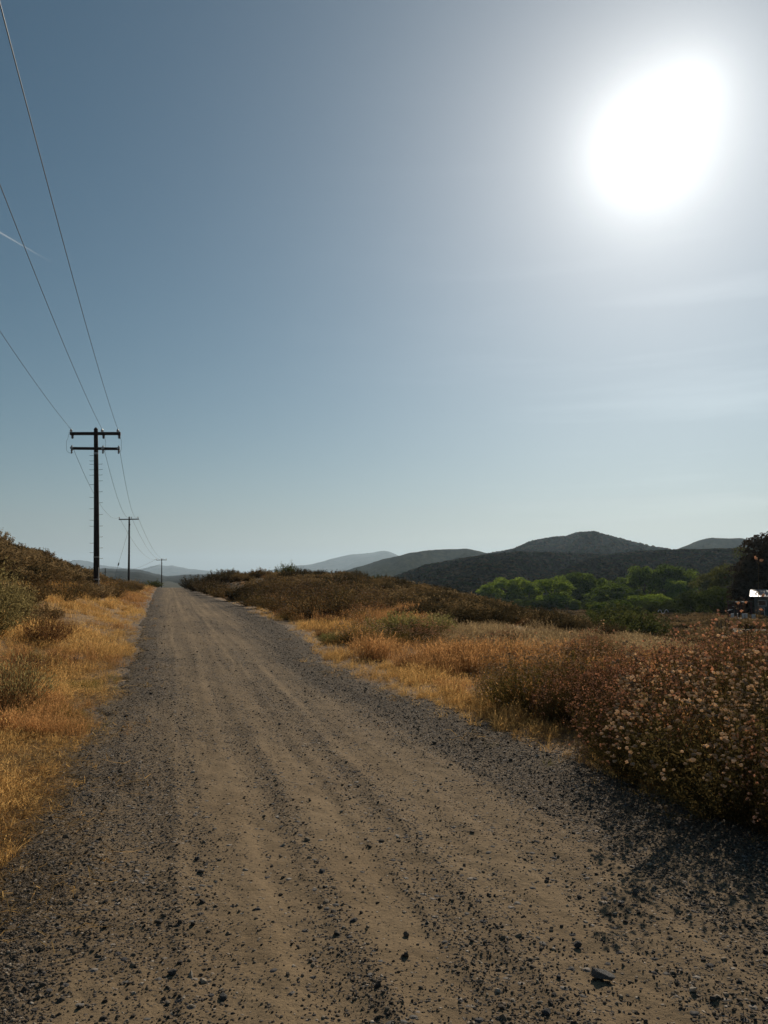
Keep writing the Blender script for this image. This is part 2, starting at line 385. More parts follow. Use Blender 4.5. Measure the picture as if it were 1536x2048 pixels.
def hill_mat(name, a, b_, c_, sc1, bare=.62):
    m, nt, out = newmat(name)
    pos = geo_pos(nt)
    n1 = noise(nt, sc1, 8, pos, .68); n2 = noise(nt, sc1 * 9, 6, pos, .7); n3 = noise(nt, sc1 * 4.5, 7, pos, .75)
    cc = mix(nt, N(nt, 'ShaderNodeMapRange', {0: n1, 1: .38, 2: .62}).outputs[0], a, b_)
    cc = mix(nt, N(nt, 'ShaderNodeMapRange', {0: n2, 1: .42, 2: .6}).outputs[0], cc, tuple(v * .5 for v in a))
    cc = mix(nt, N(nt, 'ShaderNodeMapRange', {0: n3, 1: bare, 2: bare + .06}).outputs[0], cc, c_)
    bp = N(nt, 'ShaderNodeBump', {'Height': n2, 'Strength': 1.0, 'Distance': .12 / sc1 * .02 + 2.0})
    b = N(nt, 'ShaderNodeBsdfDiffuse', {'Color': cc, 'Normal': bp.outputs[0]})
    nt.links.new(b.outputs[0], out.inputs[0]); return m

M_road = road_mat(); M_soil = soil_mat()
M_stone = None
def stone_mat():
    m, nt, out = newmat('crushed_stone')
    oi = N(nt, 'ShaderNodeObjectInfo').outputs['Random']
    pos = geo_pos(nt); n2 = noise(nt, 160, 4, pos)
    c = ramp(nt, oi, [(0, (.040, .032, .026)), (.30, (.088, .070, .054)), (.55, (.15, .115, .080)), (.85, (.24, .185, .125)), (.95, (.34, .28, .21)), (1, (.58, .50, .40))])
    c = mix(nt, n2, mix(nt, .5, c, (.03, .03, .03)), c)
    b = N(nt, 'ShaderNodeBsdfPrincipled', {'Base Color': c, 'Roughness': .8, 'Specular IOR Level': .12})
    nt.links.new(b.outputs[0], out.inputs[0]); return m
M_stone = stone_mat()
M_wood = plain('creosoted_wood', (.035, .024, .020), .75, var=.4, nscale=9, bump=.4)
M_metal = plain('galvanised_metal', (.30, .30, .30), .45, .8, .2)
M_dark = plain('dark_metal', (.03, .03, .032), .5, .5, .2)
M_porc = plain('grey_porcelain', (.42, .38, .36), .25, 0, .1, spec=.6)
M_porcd = plain('brown_porcelain', (.07, .045, .04), .3, 0, .1, spec=.6)
M_wire = plain('weathered_conductor', (.06, .065, .07), .5, .6, .1)
M_tagp = plain('reflective_band', (.45, .42, .38), .4, .3, .1)

# ------------------------------------------------------------------ ground sheet
def bankf(X, Y):
    """bare pale dirt bank below the house"""
    return np.exp(-(((X - 26.5) / 4.0) ** 2 + ((Y - 62) / 12.0) ** 2) ** 1.5) * sstep(-.2, .3, fbm(X * .3, Y * .3, 3, 85)) * .7
def build_ground():
    inner = np.radians(np.linspace(-42, 40, 560)); l = np.radians(np.linspace(-180, -42, 60))[:-1]; r_ = np.radians(np.linspace(40, 180, 60))[1:]
    az = np.concatenate([l, inner, r_]); az = az[:-1]
    rr = np.exp(np.linspace(math.log(.6), math.log(16000), 560))
    A, Rr = np.meshgrid(az, rr)
    X, Y = Rr * np.sin(A), Rr * np.cos(A)
    Z = hz(X, Y)
    u = X - road_c(Y)
    el, er = edgeL(Y), edgeR(Y)
    ins = inside(u, Y)                          # >0 inside the road
    Z = Z - .07 * sstep(-.03, .25, ins) * (Y < 213)
    nearm = sstep(40, 8, Rr)
    Z = Z + nearm * .018 * fbm(X * 6, Y * 6, 4, 21) * sstep(.1, -.2, ins)
    n, m_ = X.shape
    V = np.stack([X, Y, Z], -1).reshape(-1, 3)
    V = np.vstack([V, [0, 0, hz1(0, 0) - .07]])
    i = np.arange(n - 1)[:, None] * m_; j = np.arange(m_)[None]; k = (j + 1) % m_
    F = np.stack([i + j, i + k, i + m_ + k, i + m_ + j], -1).reshape(-1, 4)[:, ::-1]
    F3 = np.stack([np.arange(m_), (np.arange(m_) + 1) % m_, np.full(m_, n * m_)], -1)
    wild = np.append(np.maximum(sstep(25, 60, Rr) * sstep(3, 7, np.abs(u)), sstep(190, 230, Rr)).ravel(), 0)
    wild = wild * (1 - .95 * np.append(bankf(X, Y).ravel(), 0))
    o = link('ground', mesh_np('ground', V, [F, F3], M_soil, smooth=True, attrs={'wild': wild, 'far': np.append(sstep(280, 420, Rr).ravel(), 0), 'spill': np.append((np.exp(-np.clip(-ins, 0, 9) / .22) * (Rr < 120)).ravel(), 0)}))
    tag(o, kind='structure')
build_ground()

def gravel_density(u, Y, el, er):
    """0..1 how much crushed stone lies on top of the dust"""
    wob = .10 * fbm(Y * .25, Y * 0 + 1.7, 2, 31)
    band = np.exp(-((u - el - .30) / .38) ** 2) * (.75 + .5 * fbm(Y * .4, Y * 0 + 4.4, 2, 39)) + np.exp(-((er - .38 - u) / .62) ** 2) * .9
    mid = .34 * np.exp(-((u + .35 + wob) / .34) ** 2) + .25 * np.exp(-((u - 1.1 - wob) / .25) ** 2)
    patch = .30 * (fbm(u * 1.1, Y * .35, 4, 33) + .15) + .18 * fbm(u * 5, Y * 2.0, 3, 35)
    streak = .22 * fbm(u * 4.5 + wob * 3, Y * .13, 3, 37) + .26 * fbm(u * 11 + wob * 6, Y * .2, 2, 38)
    return np.clip(.30 + band + mid * .35 + patch + streak, .05, 1)
def road_surface(U, YY):
    el, er = edgeL(YY), edgeR(YY)
    Z = road_z(YY) + 0.004
    wob = .16 * fbm(YY * .18, YY * 0 + 2.2, 3, 41)
    for c_, w, d in ((-1.25, .17, .013), (-.82, .12, .012), (.28, .14, .015), (.62, .16, .011), (-.05, .09, .009), (1.35, .12, .007), (-.3, .06, .008), (-1.5, .07, .007), (.95, .07, .007)):
        cc = c_ + wob * (1 + .2 * c_) + .05 * fbm(YY * .6, YY * 0 + c_ * 9, 2, 43)
        g_ = np.exp(-((U - cc) / w) ** 2)
        Z = Z - d * g_ * (.7 + .5 * fbm(YY * .7, YY * 0 + c_, 2, 44))
        Z = Z + d * .6 * np.exp(-((U - cc - w * 1.6) / (w * .5)) ** 2)
        tread = sstep(.35, .8, g_) * sstep(.1, .45, fbm(YY * .5 + c_ * 3, U * 1.5, 3, 45) + .25) * (YY < 9)
        ph = (YY + np.abs(U - cc) * .8) * 2 * np.pi / .045
        Z = Z + tread * .0026 * np.sign(np.sin(ph)) * np.abs(np.sin(ph)) ** .5
    Z = Z + .012 * fbm(U * 2.2, YY * 1.2, 4, 46) + .009 * fbm(U * 11, YY * 9, 3, 47) * (YY < 30)
    gd = gravel_density(U, YY, el, er)
    Z = Z + gd * .007 * fbm(U * 34, YY * 30, 2, 48) * (YY < 14)
    berm = np.exp(-((U - el - .25) / .3) ** 2) + np.exp(-((er - .3 - U) / .3) ** 2)
    Z = Z + .03 * berm
    ins = inside(U, YY)
    return Z - .14 * sstep(.14, -.4, ins), gd
def build_road():
    Ys = [-3.0]
    while Ys[-1] < 215: Ys.append(Ys[-1] + max(.012, .0062 * abs(Ys[-1]) if Ys[-1] > 0 else .1) if Ys[-1] > 1.6 else Ys[-1] + .1)
    Ys = np.array(Ys); us = np.linspace(-3.4, 3.3, 320)
    U, YY = np.meshgrid(us, Ys)
    X = U + road_c(YY)
    Z, gd = road_surface(U, YY)
    n, m_ = X.shape
    V = np.stack([X, YY, Z], -1).reshape(-1, 3)
    i = np.arange(n - 1)[:, None] * m_; j = np.arange(m_ - 1)[None]
    F = np.stack([i + j, i + j + 1, i + m_ + j + 1, i + m_ + j], -1).reshape(-1, 4)
    tag(link('road', mesh_np('road', V, [F], M_road, smooth=True, attrs={'gravel': gd.ravel()})), kind='structure')
build_road()

# ------------------------------------------------------------------ hills
M_hill_near = hill_mat('chaparral_slope', (.052, .047, .027), (.078, .064, .038), (.28, .20, .145), .02, .60)
M_hill_far = hill_mat('far_chaparral', (.030, .036, .020), (.055, .055, .032), (.12, .10, .07), .008, .66)
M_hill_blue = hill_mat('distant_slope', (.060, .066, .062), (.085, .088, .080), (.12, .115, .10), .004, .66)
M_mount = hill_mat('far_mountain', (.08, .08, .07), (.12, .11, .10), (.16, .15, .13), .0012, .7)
HILLS = {}
def hill(key, poly, D, front, back, mat, base=-12, gully=.30, gs=9, seed=1, nx=260, ny=70):
    P = np.array(poly, float)
    xs = np.linspace(P[0, 0], P[-1, 0], nx)
    # smooth polyline a little
    ys = np.interp(xs, P[:, 0], P[:, 1]); k = np.hanning(9); k /= k.sum()
    ys = np.convolve(np.pad(ys, 4, 'edge'), k, 'valid')
    ys = ys - (1.1 * fbm(xs * .09, xs * 0, 4, seed))
    xr = (xs - 768) / FPX
    crest = np.array([zat(a, b, D) for a, b in zip(xs, ys)])
    t = np.concatenate([np.linspace(-1, 0, ny), np.linspace(0, 1, ny // 3)[1:]])
    TT, XR = np.meshgrid(t, xr, indexing='ij'); CR = np.broadcast_to(crest, TT.shape)
    rd = np.where(TT < 0, D + TT * front, D + TT * back)
    a = np.abs(TT)
    prof = 1 - a ** 1.25
    rg = 1 - 2 * np.abs(fbm(XR * gs + a * .8, a * 1.7 + XR * 2, 5, seed + 4))
    h = base + (CR - base) * np.clip(prof + gully * (rg - .5) * (a * (1 - a) * 4) ** .8, -.2, None)
    lim = base + (CR - base) * (1 - a * .35)
    h = np.minimum(h, lim)
    X = XR * rd
    V = np.stack([X, rd, h], -1)
    n, m_ = X.shape
    i = np.arange(n - 1)[:, None] * m_; j = np.arange(m_ - 1)[None]
    F = np.stack([i + j, i + j + 1, i + m_ + j + 1, i + m_ + j], -1).reshape(-1, 4)
    o = link('hill', mesh_np('hill', V.reshape(-1, 3), [F], mat, smooth=True)); tag(o, kind='structure')
    HILLS[key] = V
    return o
hill('mid', [(700, 1200), (780, 1160), (850, 1133), (962, 1115), (1029, 1108), (1118, 1110), (1220, 1112), (1297, 1106), (1364, 1104), (1450, 1102), (1600, 1100), (1900, 1110)], 720, 400, 200, M_hill_near, seed=3, gully=.34, gs=11)
hill('peak', [(900, 1150), (960, 1112), (1030, 1101), (1060, 1086), (1100, 1078), (1130, 1076), (1160, 1067), (1190, 1067), (1230, 1077), (1270, 1087), (1310, 1095), (1360, 1103), (1450, 1115), (1700, 1125)], 1450, 650, 400, M_hill_far, seed=11, gully=.36, gs=12)
hill('left', [(600, 1175), (690, 1142), (760, 1120), (820, 1106), (870, 1099), (930, 1097), (985, 1108), (1050, 1125), (1100, 1140)], 1950, 700, 500, M_hill_far, seed=17, gully=.4, gs=14)
hill('right', [(1290, 1125), (1330, 1108), (1360, 1096), (1400, 1080), (1425, 1075), (1455, 1077), (1482, 1076), (1520, 1083), (1620, 1098), (1900, 1115)], 2050, 700, 500, M_hill_far, seed=23, gully=.36, gs=14)
hill('blue', [(-200, 1120), (0, 1130), (100, 1137), (162, 1139), (209, 1137), (256, 1138), (285, 1140), (307, 1146), (334, 1152), (373, 1149), (430, 1148), (520, 1152), (640, 1160)], 3600, 2900, 900, M_hill_blue, seed=29, gs=12)
tag(hill('mtn', [(-100, 1128), (60, 1130), (140, 1123), (160, 1120), (185, 1124), (205, 1131), (250, 1136), (285, 1138), (302, 1133), (320, 1129), (335, 1132), (348, 1131), (375, 1137), (400, 1140), (480, 1146), (560, 1150)], 11500, 2500, 1500, M_mount, seed=31, gs=16), kind='structure')
hill('mtn2', [(480, 1150), (560, 1137), (589, 1131), (622, 1129), (669, 1116), (709, 1108), (742, 1106), (768, 1101), (782, 1104), (797, 1111), (860, 1128), (960, 1142), (1100, 1150)], 9000, 2500, 1500, M_mount, seed=37, gs=16)

# haze: one closed box of pale air round everything
def haze():
    a = Acc(); box(a, (0, 1500, 205), (34000, 32000, 450))
    m, nt, out = newmat('haze_air')
    pv = N(nt, 'ShaderNodeVolumePrincipled', {'Color': (.62, .82, 1.0, 1), 'Density': 7.5e-5, 'Anisotropy': .4})
    nt.links.new(pv.outputs[0], out.inputs['Volume'])
    o = link('haze', a.mesh('haze', m)); tag(o, kind='stuff')
haze()

# ------------------------------------------------------------------ scatter by geometry nodes ("stuff" only)
def scatter(name, P, rot, scl, idx, sources, label=None):
    cc = bpy.data.collections.new(name + '_sources')
    for k, me in enumerate(sources):
        o = bpy.data.objects.new('%s_source_%02d' % (name, k), me); cc.objects.link(o)
    me = bpy.data.meshes.new(name); me.vertices.add(len(P)); me.vertices.foreach_set('co', np.asarray(P, np.float32).ravel())
    for nm, tp, key, dat in (('rot', 'FLOAT_VECTOR', 'vector', rot), ('scl', 'FLOAT_VECTOR', 'vector', scl), ('pick', 'INT', 'value', idx)):
        a = me.attributes.new(nm, tp, 'POINT'); a.data.foreach_set(key, np.ascontiguousarray(dat, np.int32 if tp == 'INT' else np.float32).ravel())
    o = link(name, me)
    ng = bpy.data.node_groups.new(name, 'GeometryNodeTree')
    ng.interface.new_socket('Geometry', in_out='INPUT', socket_type='NodeSocketGeometry')
    ng.interface.new_socket('Geometry', in_out='OUTPUT', socket_type='NodeSocketGeometry')
    gi = ng.nodes.new('NodeGroupInput'); go = ng.nodes.new('NodeGroupOutput')
    ci = ng.nodes.new('GeometryNodeCollectionInfo'); ci.inputs[0].default_value = cc
    ci.inputs['Separate Children'].default_value = True; ci.inputs['Reset Children'].default_value = True
    ip = ng.nodes.new('GeometryNodeInstanceOnPoints'); ip.inputs['Pick Instance'].default_value = True
    def attr(nm, t):
        n = ng.nodes.new('GeometryNodeInputNamedAttribute'); n.data_type = t; n.inputs[0].default_value = nm
        return n.outputs[0]
    ng.links.new(gi.outputs[0], ip.inputs['Points']); ng.links.new(ci.outputs[0], ip.inputs['Instance'])
    ng.links.new(attr('pick', 'INT'), ip.inputs['Instance Index'])
    er_ = ng.nodes.new('FunctionNodeEulerToRotation'); ng.links.new(attr('rot', 'FLOAT_VECTOR'), er_.inputs[0])
    ng.links.new(er_.outputs[0], ip.inputs['Rotation'])
    ng.links.new(attr('scl', 'FLOAT_VECTOR'), ip.inputs['Scale'])
    ng.links.new(ip.outputs[0], go.inputs[0])
    md = o.modifiers.new('scatter', 'NODES'); md.node_group = ng
    tag(o, label, kind='stuff')
    return o

# gravel
def stone_mesh(seed, flat=.6, base=ICO2, jit=.12):
    rg = np.random.default_rng(seed); V, F = base[0].copy(), base[1]
    for _ in range(7):                                   # shave facets off
        n = unit(rg.normal(size=3)); d = rg.uniform(.55, .8); s = V @ n
        V = V - np.clip(s - d, 0, None)[:, None] * n
    V = V * np.array([1, rg.uniform(.6, .9), flat * rg.uniform(.7, 1.1)]) * (1 + jit * .3 * rg.normal(size=(len(V), 1)))
    return V, F
STONES = [mesh_np('stone', *(lambda a: (a[0], [a[1]]))(stone_mesh(100 + k, base=ICO2 if k < 3 else ICO1)), M_stone) for k in range(8)]
def polar(n, y0, y1, p=1.0, x0=-60, x1=1600):
    """points whose density falls off with distance like the picture needs"""
    t = RNG.random(n)
    if p == 1.0: Y = y0 * (y1 / y0) ** t
    else: Y = (y0 ** (1 - p) + t * (y1 ** (1 - p) - y0 ** (1 - p))) ** (1 / (1 - p))
    X = (RNG.uniform(x0, x1, n) - 768) / FPX * Y
    return X, Y
def build_gravel():
    X, Y = polar(640000, 2.3, 40, 1.2, -80, 1620)
    u = X - road_c(Y); el, er = edgeL(Y), edgeR(Y)
    gd = gravel_density(u, Y, el, er)
    ins = inside(u, Y)
    side = sstep(-.6, .1, ins + .25 * fbm(X * 3, Y * 3, 3, 50))
    side = np.maximum(side, .28 * sstep(7, 4, Y) * (u < 0) * sstep(-2.6, -1, ins))
    keep = RNG.random(len(X)) < (.05 + .95 * gd ** 1.6) * side * .68
    X, Y, u = X[keep], Y[keep], u[keep]
    s = np.clip(np.exp(RNG.normal(-5.62, .48, len(X))), .0024, .020) * (1 + .05 * Y)
    big = RNG.random(len(X)) < .010; s[big] *= 1.9
    ins = inside(u, Y)
    Z = np.maximum(road_surface(u, Y)[0], hz(X, Y) - .07 * sstep(-.03, .25, ins)) + s * RNG.uniform(-.12, .28, len(s))
    rot = np.stack([RNG.normal(0, .35, len(X)), RNG.normal(0, .35, len(X)), RNG.uniform(0, 6.28, len(X))], 1)
    scatter('gravel', np.stack([X, Y, Z], 1), rot, np.repeat(s[:, None], 3, 1), RNG.integers(0, 8, len(X)), STONES, 'loose grey crushed gravel spread over the dirt road')
    print('gravel', len(X))
build_gravel()

# ------------------------------------------------------------------ grass
G_gold = leafy('golden_grass', (.38, .215, .078), (.60, .40, .17), .45, .6)
G_rust = leafy('rusty_grass', (.28, .15, .065), (.46, .26, .115), .45, .6)
G_pale = leafy('pale_grass', (.24, .17, .095), (.44, .33, .20), .38, .6)
G_green = leafy('green_weeds', (.13, .13, .035), (.22, .19, .05), .45, .35)
def tuft(seed, n, h, spread, width, lean, mat, heads=0.0, kseg=4):
    rg = np.random.default_rng(seed)
    az = rg.uniform(0, 6.28, n); r0 = spread * np.sqrt(rg.random(n)) ; b0 = rg.uniform(0, 6.28, n)
    base = np.stack([r0 * np.cos(b0), r0 * np.sin(b0), np.full(n, -.02)], 1)
    H = h * rg.uniform(.45, 1.1, n); ln = lean * rg.uniform(.1, 1.2, n)
    t = np.linspace(0, 1, kseg)
    dirh = np.stack([np.cos(az), np.sin(az), 0 * az], 1)
    P = base[:, None] + dirh[:, None] * (ln * H)[:, None, None] * (t ** 1.8)[None, :, None] + np.array([0, 0, 1.0]) * (H[:, None] * (t[None] - .25 * ln[:, None] * t[None] ** 2))[..., None]
    sd_ = unit(np.cross(dirh, [0, 0, 1.0]) + rg.normal(0, .5, (n, 3)))
    W = width * np.array([1, .85, .6, .12] if kseg == 4 else np.linspace(1, .1, kseg)); 
    tn = rg.random(n)
    acc = Acc(); V, F, T = ribbons(P, W[None], sd_, tn); acc.add(V, F, T)
    if heads:
        m_ = rg.random(n) < heads; tip = P[m_, -1]; D = unit(P[m_, -1] - P[m_, -2])
        for q in range(4):
            C = tip - D * (q * .022 * h / .4) + rg.normal(0, .004, tip.shape)
            V, F, T = cards(C, unit(D + rg.normal(0, .35, D.shape)), .016 * h / .4, width * 1.5, rg, np.clip(tn[m_] + .2, 0, 1)); acc.add(V, F, T)
    return acc.mesh('grass_tuft', mat)
def gset(mat, s0, h, width, lean, heads, spread=.09, n=26):
    return [tuft(s0 + k, n, h * (0.8 + .1 * k), spread * (1 + .2 * (k % 3)), width, lean * (1 + .15 * (k % 2)), mat, heads) for k in range(5)]
SETS = {
    'gold_n': gset(G_gold, 200, .26, .0030, .9, .35, .10, 30), 'gold_f': gset(G_gold, 210, .32, .0055, .7, .2, .2, 34),
    'rust_n': gset(G_rust, 220, .36, .0030, .6, .55, .10, 28), 'rust_f': gset(G_rust, 230, .42, .006, .5, .4, .2, 34),
    'pale_n': gset(G_pale, 240, .50, .0024, .45, .6, .12, 26), 'pale_f': gset(G_pale, 250, .55, .006, .4, .5, .22, 30),
    'green_n': gset(G_green, 260, .25, .0028, .7, .1, .12, 34), 'green_f': gset(G_green, 270, .30, .006, .6, .0, .2, 34)}
def place_grass():
    out = {k: [] for k in SETS}
    def put(key, X, Y, S):
        if len(X): out[key].append((X, Y, S))
    # left verge and bank
    X, Y = polar(60000, 2.6, 120, 1.05, -120, 360)
    u = X - road_c(Y); el = edgeL(Y)
    d = el - u
    n1 = fbm(X * .6, Y * .6, 3, 60); n2 = fbm(X * .22, Y * .22, 3, 61)
    bare = sstep(-.2, .25, n1 + .2 * n2 + .12 + .45 * np.exp(-((Y - 14) / 4.0) ** 2) * (d > 1.0) * (d < 3) + .8 * np.exp(-((Y - 5.2) / 1.2) ** 2) * (d < 2.5) + .9 * sstep(4.3, 3.4, Y))
    dens = (sstep(-.05, .35, d) * .98 + .02) * (d > -.4) * (1 - .90 * bare) * np.where(d > 6, .5, 1)
    # sparse over the bare ground at the road's lip
    dens = dens * (.35 + 1.1 * sstep(-.15, .25, fbm(X * 2.6, Y * 2.6, 2, 63)))
    keep = RNG.random(len(X)) < dens; X, Y, d, n2, n1 = X[keep], Y[keep], d[keep], n2[keep], n1[keep]
    S = RNG.uniform(.4, 1.05, len(X)) * (.5 + .5 * sstep(0, 1.2, d)) * (1 + .004 * Y) * (.75 + .5 * sstep(-.3, .3, n2))
    isr = fbm(X * .35, Y * .35, 3, 66) + .25 * sstep(20, 45, Y) > .22
    isg = (fbm(X * .5, Y * .5, 2, 67) > .3) & (d < 2.2) & (Y > 8) & (Y < 20) & (RNG.random(len(X)) < .5)
    far = Y > 16
    for key, m_ in (('green', isg), ('rust', isr & ~isg), ('gold', ~isr & ~isg)):
        put(key + '_n', X[m_ & ~far], Y[m_ & ~far], S[m_ & ~far]); put(key + '_f', X[m_ & far], Y[m_ & far], S[m_ & far] * .8)
    # right side
    X, Y = polar(80000, 4.2, 95, 1.05, 300, 1640)
    u = X - road_c(Y); er = edgeR(Y); d = u - er
    n1 = fbm(X * .5, Y * .5, 3, 70)
    dens = (sstep(-.1, .4, d) * .95 + .05) * (d > -.45) * (1 - .92 * sstep(-.08, .3, n1)) * .8 * (.3 + 1.1 * sstep(-.2, .2, fbm(X * 2.2, Y * 2.2, 2, 78))) * (1 - .8 * sstep(24, 40, Y)) * np.where(d < .8, .8, 1)
    keep = RNG.random(len(X)) < dens; X, Y, d = X[keep], Y[keep], d[keep]
    S = RNG.uniform(.5, 1.15, len(X)) * (.45 + .55 * sstep(0, 1.1, d)) * (.95 + .7 * fbm(X * .8, Y * .8, 3, 77))
    px = X / Y * FPX + 768
    f1 = fbm(X * .3, Y * .3, 3, 72)
    pale = (sstep(760, 950, px) * sstep(12.5, 17, Y) * .9 + .35 * f1) > .5
    gold = (~pale) & (((d < .75 + .5 * f1)) | (f1 > .3))
    green = (~pale) & (fbm(X * .45, Y * .45, 2, 73) > .5) & (Y < 30)
    rust = ~(pale | gold | green)
    far = Y > 16
    for key, m_ in (('green', green), ('rust', rust), ('gold', gold & ~green), ('pale', pale)):
        put(key + '_n', X[m_ & ~far], Y[m_ & ~far], S[m_ & ~far]); put(key + '_f', X[m_ & far], Y[m_ & far], S[m_ & far] * .8)
    labels = {'gold': ('golden_grass', 'short dry golden grass along both verges of the dirt road'), 'rust': ('rusty_grass', 'rust brown dry grass standing in patches beside the road'),
              'pale': ('pale_grass', 'tall pale dry grass in the field right of the road'), 'green': ('green_weeds', 'low olive green weeds among the dry grass')}
    for key in ('gold', 'rust', 'pale', 'green'):
        X = []; Y = []; S = []; I = []
        for q, off in (('_n', 0), ('_f', 5)):
            for x, y, s in out[key + q]:
                X.append(x); Y.append(y); S.append(s); I.append(RNG.integers(0, 5, len(x)) + off)
        X, Y, S, I = map(np.concatenate, (X, Y, S, I))
        Z = hz(X, Y)
        rot = np.stack([RNG.normal(0, .1, len(X)), RNG.normal(0, .1, len(X)), RNG.uniform(0, 6.28, len(X))], 1)
        scl = np.stack([S, S, S * RNG.uniform(.8, 1.25, len(X)) * (.62 if key == 'pale' else 1)], 1)
        scatter(labels[key][0], np.stack([X, Y, Z], 1), rot, scl, I, SETS[key + '_n'] + SETS[key + '_f'], labels[key][1])
        print(key, len(X))
place_grass()
def litter():
    src = []
    for k in range(4):
        rg = np.random.default_rng(290 + k); n = 16
        a = rg.uniform(0, 6.28, n); L = rg.uniform(.03, .10, n); c = rg.normal(0, .09, (n, 2)); t = np.linspace(-1, 1, 4)
        bend = rg.normal(0, .25, n)
        P = np.stack([c[:, :1] + L[:, None] * (np.cos(a)[:, None] * t - np.sin(a)[:, None] * bend[:, None] * t ** 2), c[:, 1:] + L[:, None] * (np.sin(a)[:, None] * t + np.cos(a)[:, None] * bend[:, None] * t ** 2),
                      .008 + .02 * rg.random((n, 1)) + .012 * rg.normal(size=(n, 4))], -1)
        sd_ = unit(np.stack([-np.sin(a), np.cos(a), rg.uniform(0, .8, n)], -1))
        ac = Acc(); V, F, T = ribbons(P, np.array([.0010, .0016, .0016, .0008])[None], sd_, rg.random(n)); ac.add(V, F, T); src.append(ac.mesh('straw', G_pale if k % 2 else G_gold))
    X1, Y1 = polar(4200, 3.4, 24, 1.0, -100, 340); X2, Y2 = polar(2600, 5, 26, 1.1, 500, 1640)
    X, Y = np.concatenate([X1, X2]), np.concatenate([Y1, Y2]); u = X - road_c(Y); ins = inside(u, Y)
    k = (ins < -.05) | ((ins < .5) & (RNG.random(len(X)) < .06)); X, Y = X[k], Y[k]
    Z = np.maximum(hz(X, Y), np.where(inside(X - road_c(Y), Y) > 0, road_surface(X - road_c(Y), Y)[0], -99))
    S = RNG.uniform(.6, 1.3, len(X)) * (1 + .02 * Y)
    scatter('straw_litter', np.stack([X, Y, Z], 1), np.stack([0 * X, 0 * X, RNG.uniform(0, 6.28, len(X))], 1), np.repeat(S[:, None], 3, 1), RNG.integers(0, 4, len(X)), src, 'broken dry straw lying on the bare ground of the verges')
litter()

# ------------------------------------------------------------------ shrubs
M_stem = leafy('dry_stem', (.085, .055, .028), (.17, .11, .05), .15, .4)
M_stemg = leafy('olive_stem', (.07, .06, .025), (.11, .09, .035), .2, .4)
M_leaf = leafy('buckwheat_leaf', (.060, .050, .021), (.13, .098, .042), .35, .4)
M_headc = leafy('cream_flower', (.46, .36, .26), (.68, .55, .42), .45, .7)
M_headr = leafy('rusty_flower', (.44, .28, .19), (.64, .45, .33), .45, .7)
M_headf = leafy('dry_seed_head', (.26, .19, .12), (.42, .32, .22), .4, .5)
M_brushl = leafy('brush_leaf', (.050, .042, .024), (.10, .075, .042), .3, .45)
M_brushb = leafy('brown_brush_leaf', (.14, .095, .048), (.25, .17, .085), .35, .45)
M_brushg = leafy('green_brush_leaf', (.05, .06, .022), (.10, .11, .035), .35, .4)
M_sage = leafy('sage_leaf', (.15, .15, .055), (.24, .22, .09), .4, .35)
M_tan = leafy('tan_twig_leaf', (.17, .12, .065), (.30, .215, .12), .4, .5)
M_rustbush = leafy('rust_twigs', (.11, .055, .028), (.22, .12, .06), .25, .55)
M_olive = leafy('olive_twig_leaf', (.17, .14, .06), (.28, .23, .11), .4, .5)
M_goldl = leafy('golden_olive_leaf', (.10, .085, .03), (.17, .13, .045), .4, .5)
M_golds = leafy('golden_stem', (.14, .09, .035), (.22, .15, .06), .3, .5)
def fan(rg, n, h, r, curve=1.0, lo=.45):
    """stems fanning out from the base to a domed outline; returns (n,5,3) paths"""
    az = rg.uniform(0, 6.28, n); q = np.sqrt(rg.random(n)); L = rg.uniform(lo, 1.0, n)
    top = np.stack([r * q * np.cos(az), r * q * np.sin(az), h * np.sqrt(np.clip(1 - .75 * q ** 2, .05, 1)) * L], 1)
    top[:, 2] += rg.normal(0, .05 * h, n); top[:, 2] = np.maximum(top[:, 2], .08 * h)
    b = np.stack([.12 * r * rg.normal(size=n), .12 * r * rg.normal(size=n), np.full(n, -.04)], 1)
    t = np.linspace(0, 1, 5)[None, :, None]
    tall = rg.random(n) < .07; top[tall] *= rg.uniform(1.08, 1.3, (tall.sum(), 1))
    lump = 1 + .16 * np.sin(az * 3 + rg.uniform(0, 6)) * np.sin(q * 5 + 1); top *= lump[:, None]
    mid = np.stack([top[:, 0] * .75, top[:, 1] * .75, top[:, 2] * .35], 1) * curve + top * (1 - curve) * .5 + rg.normal(0, .04 * h, (n, 3))
    return (1 - t) ** 2 * b[:, None] + 2 * t * (1 - t) * mid[:, None] + t ** 2 * top[:, None]
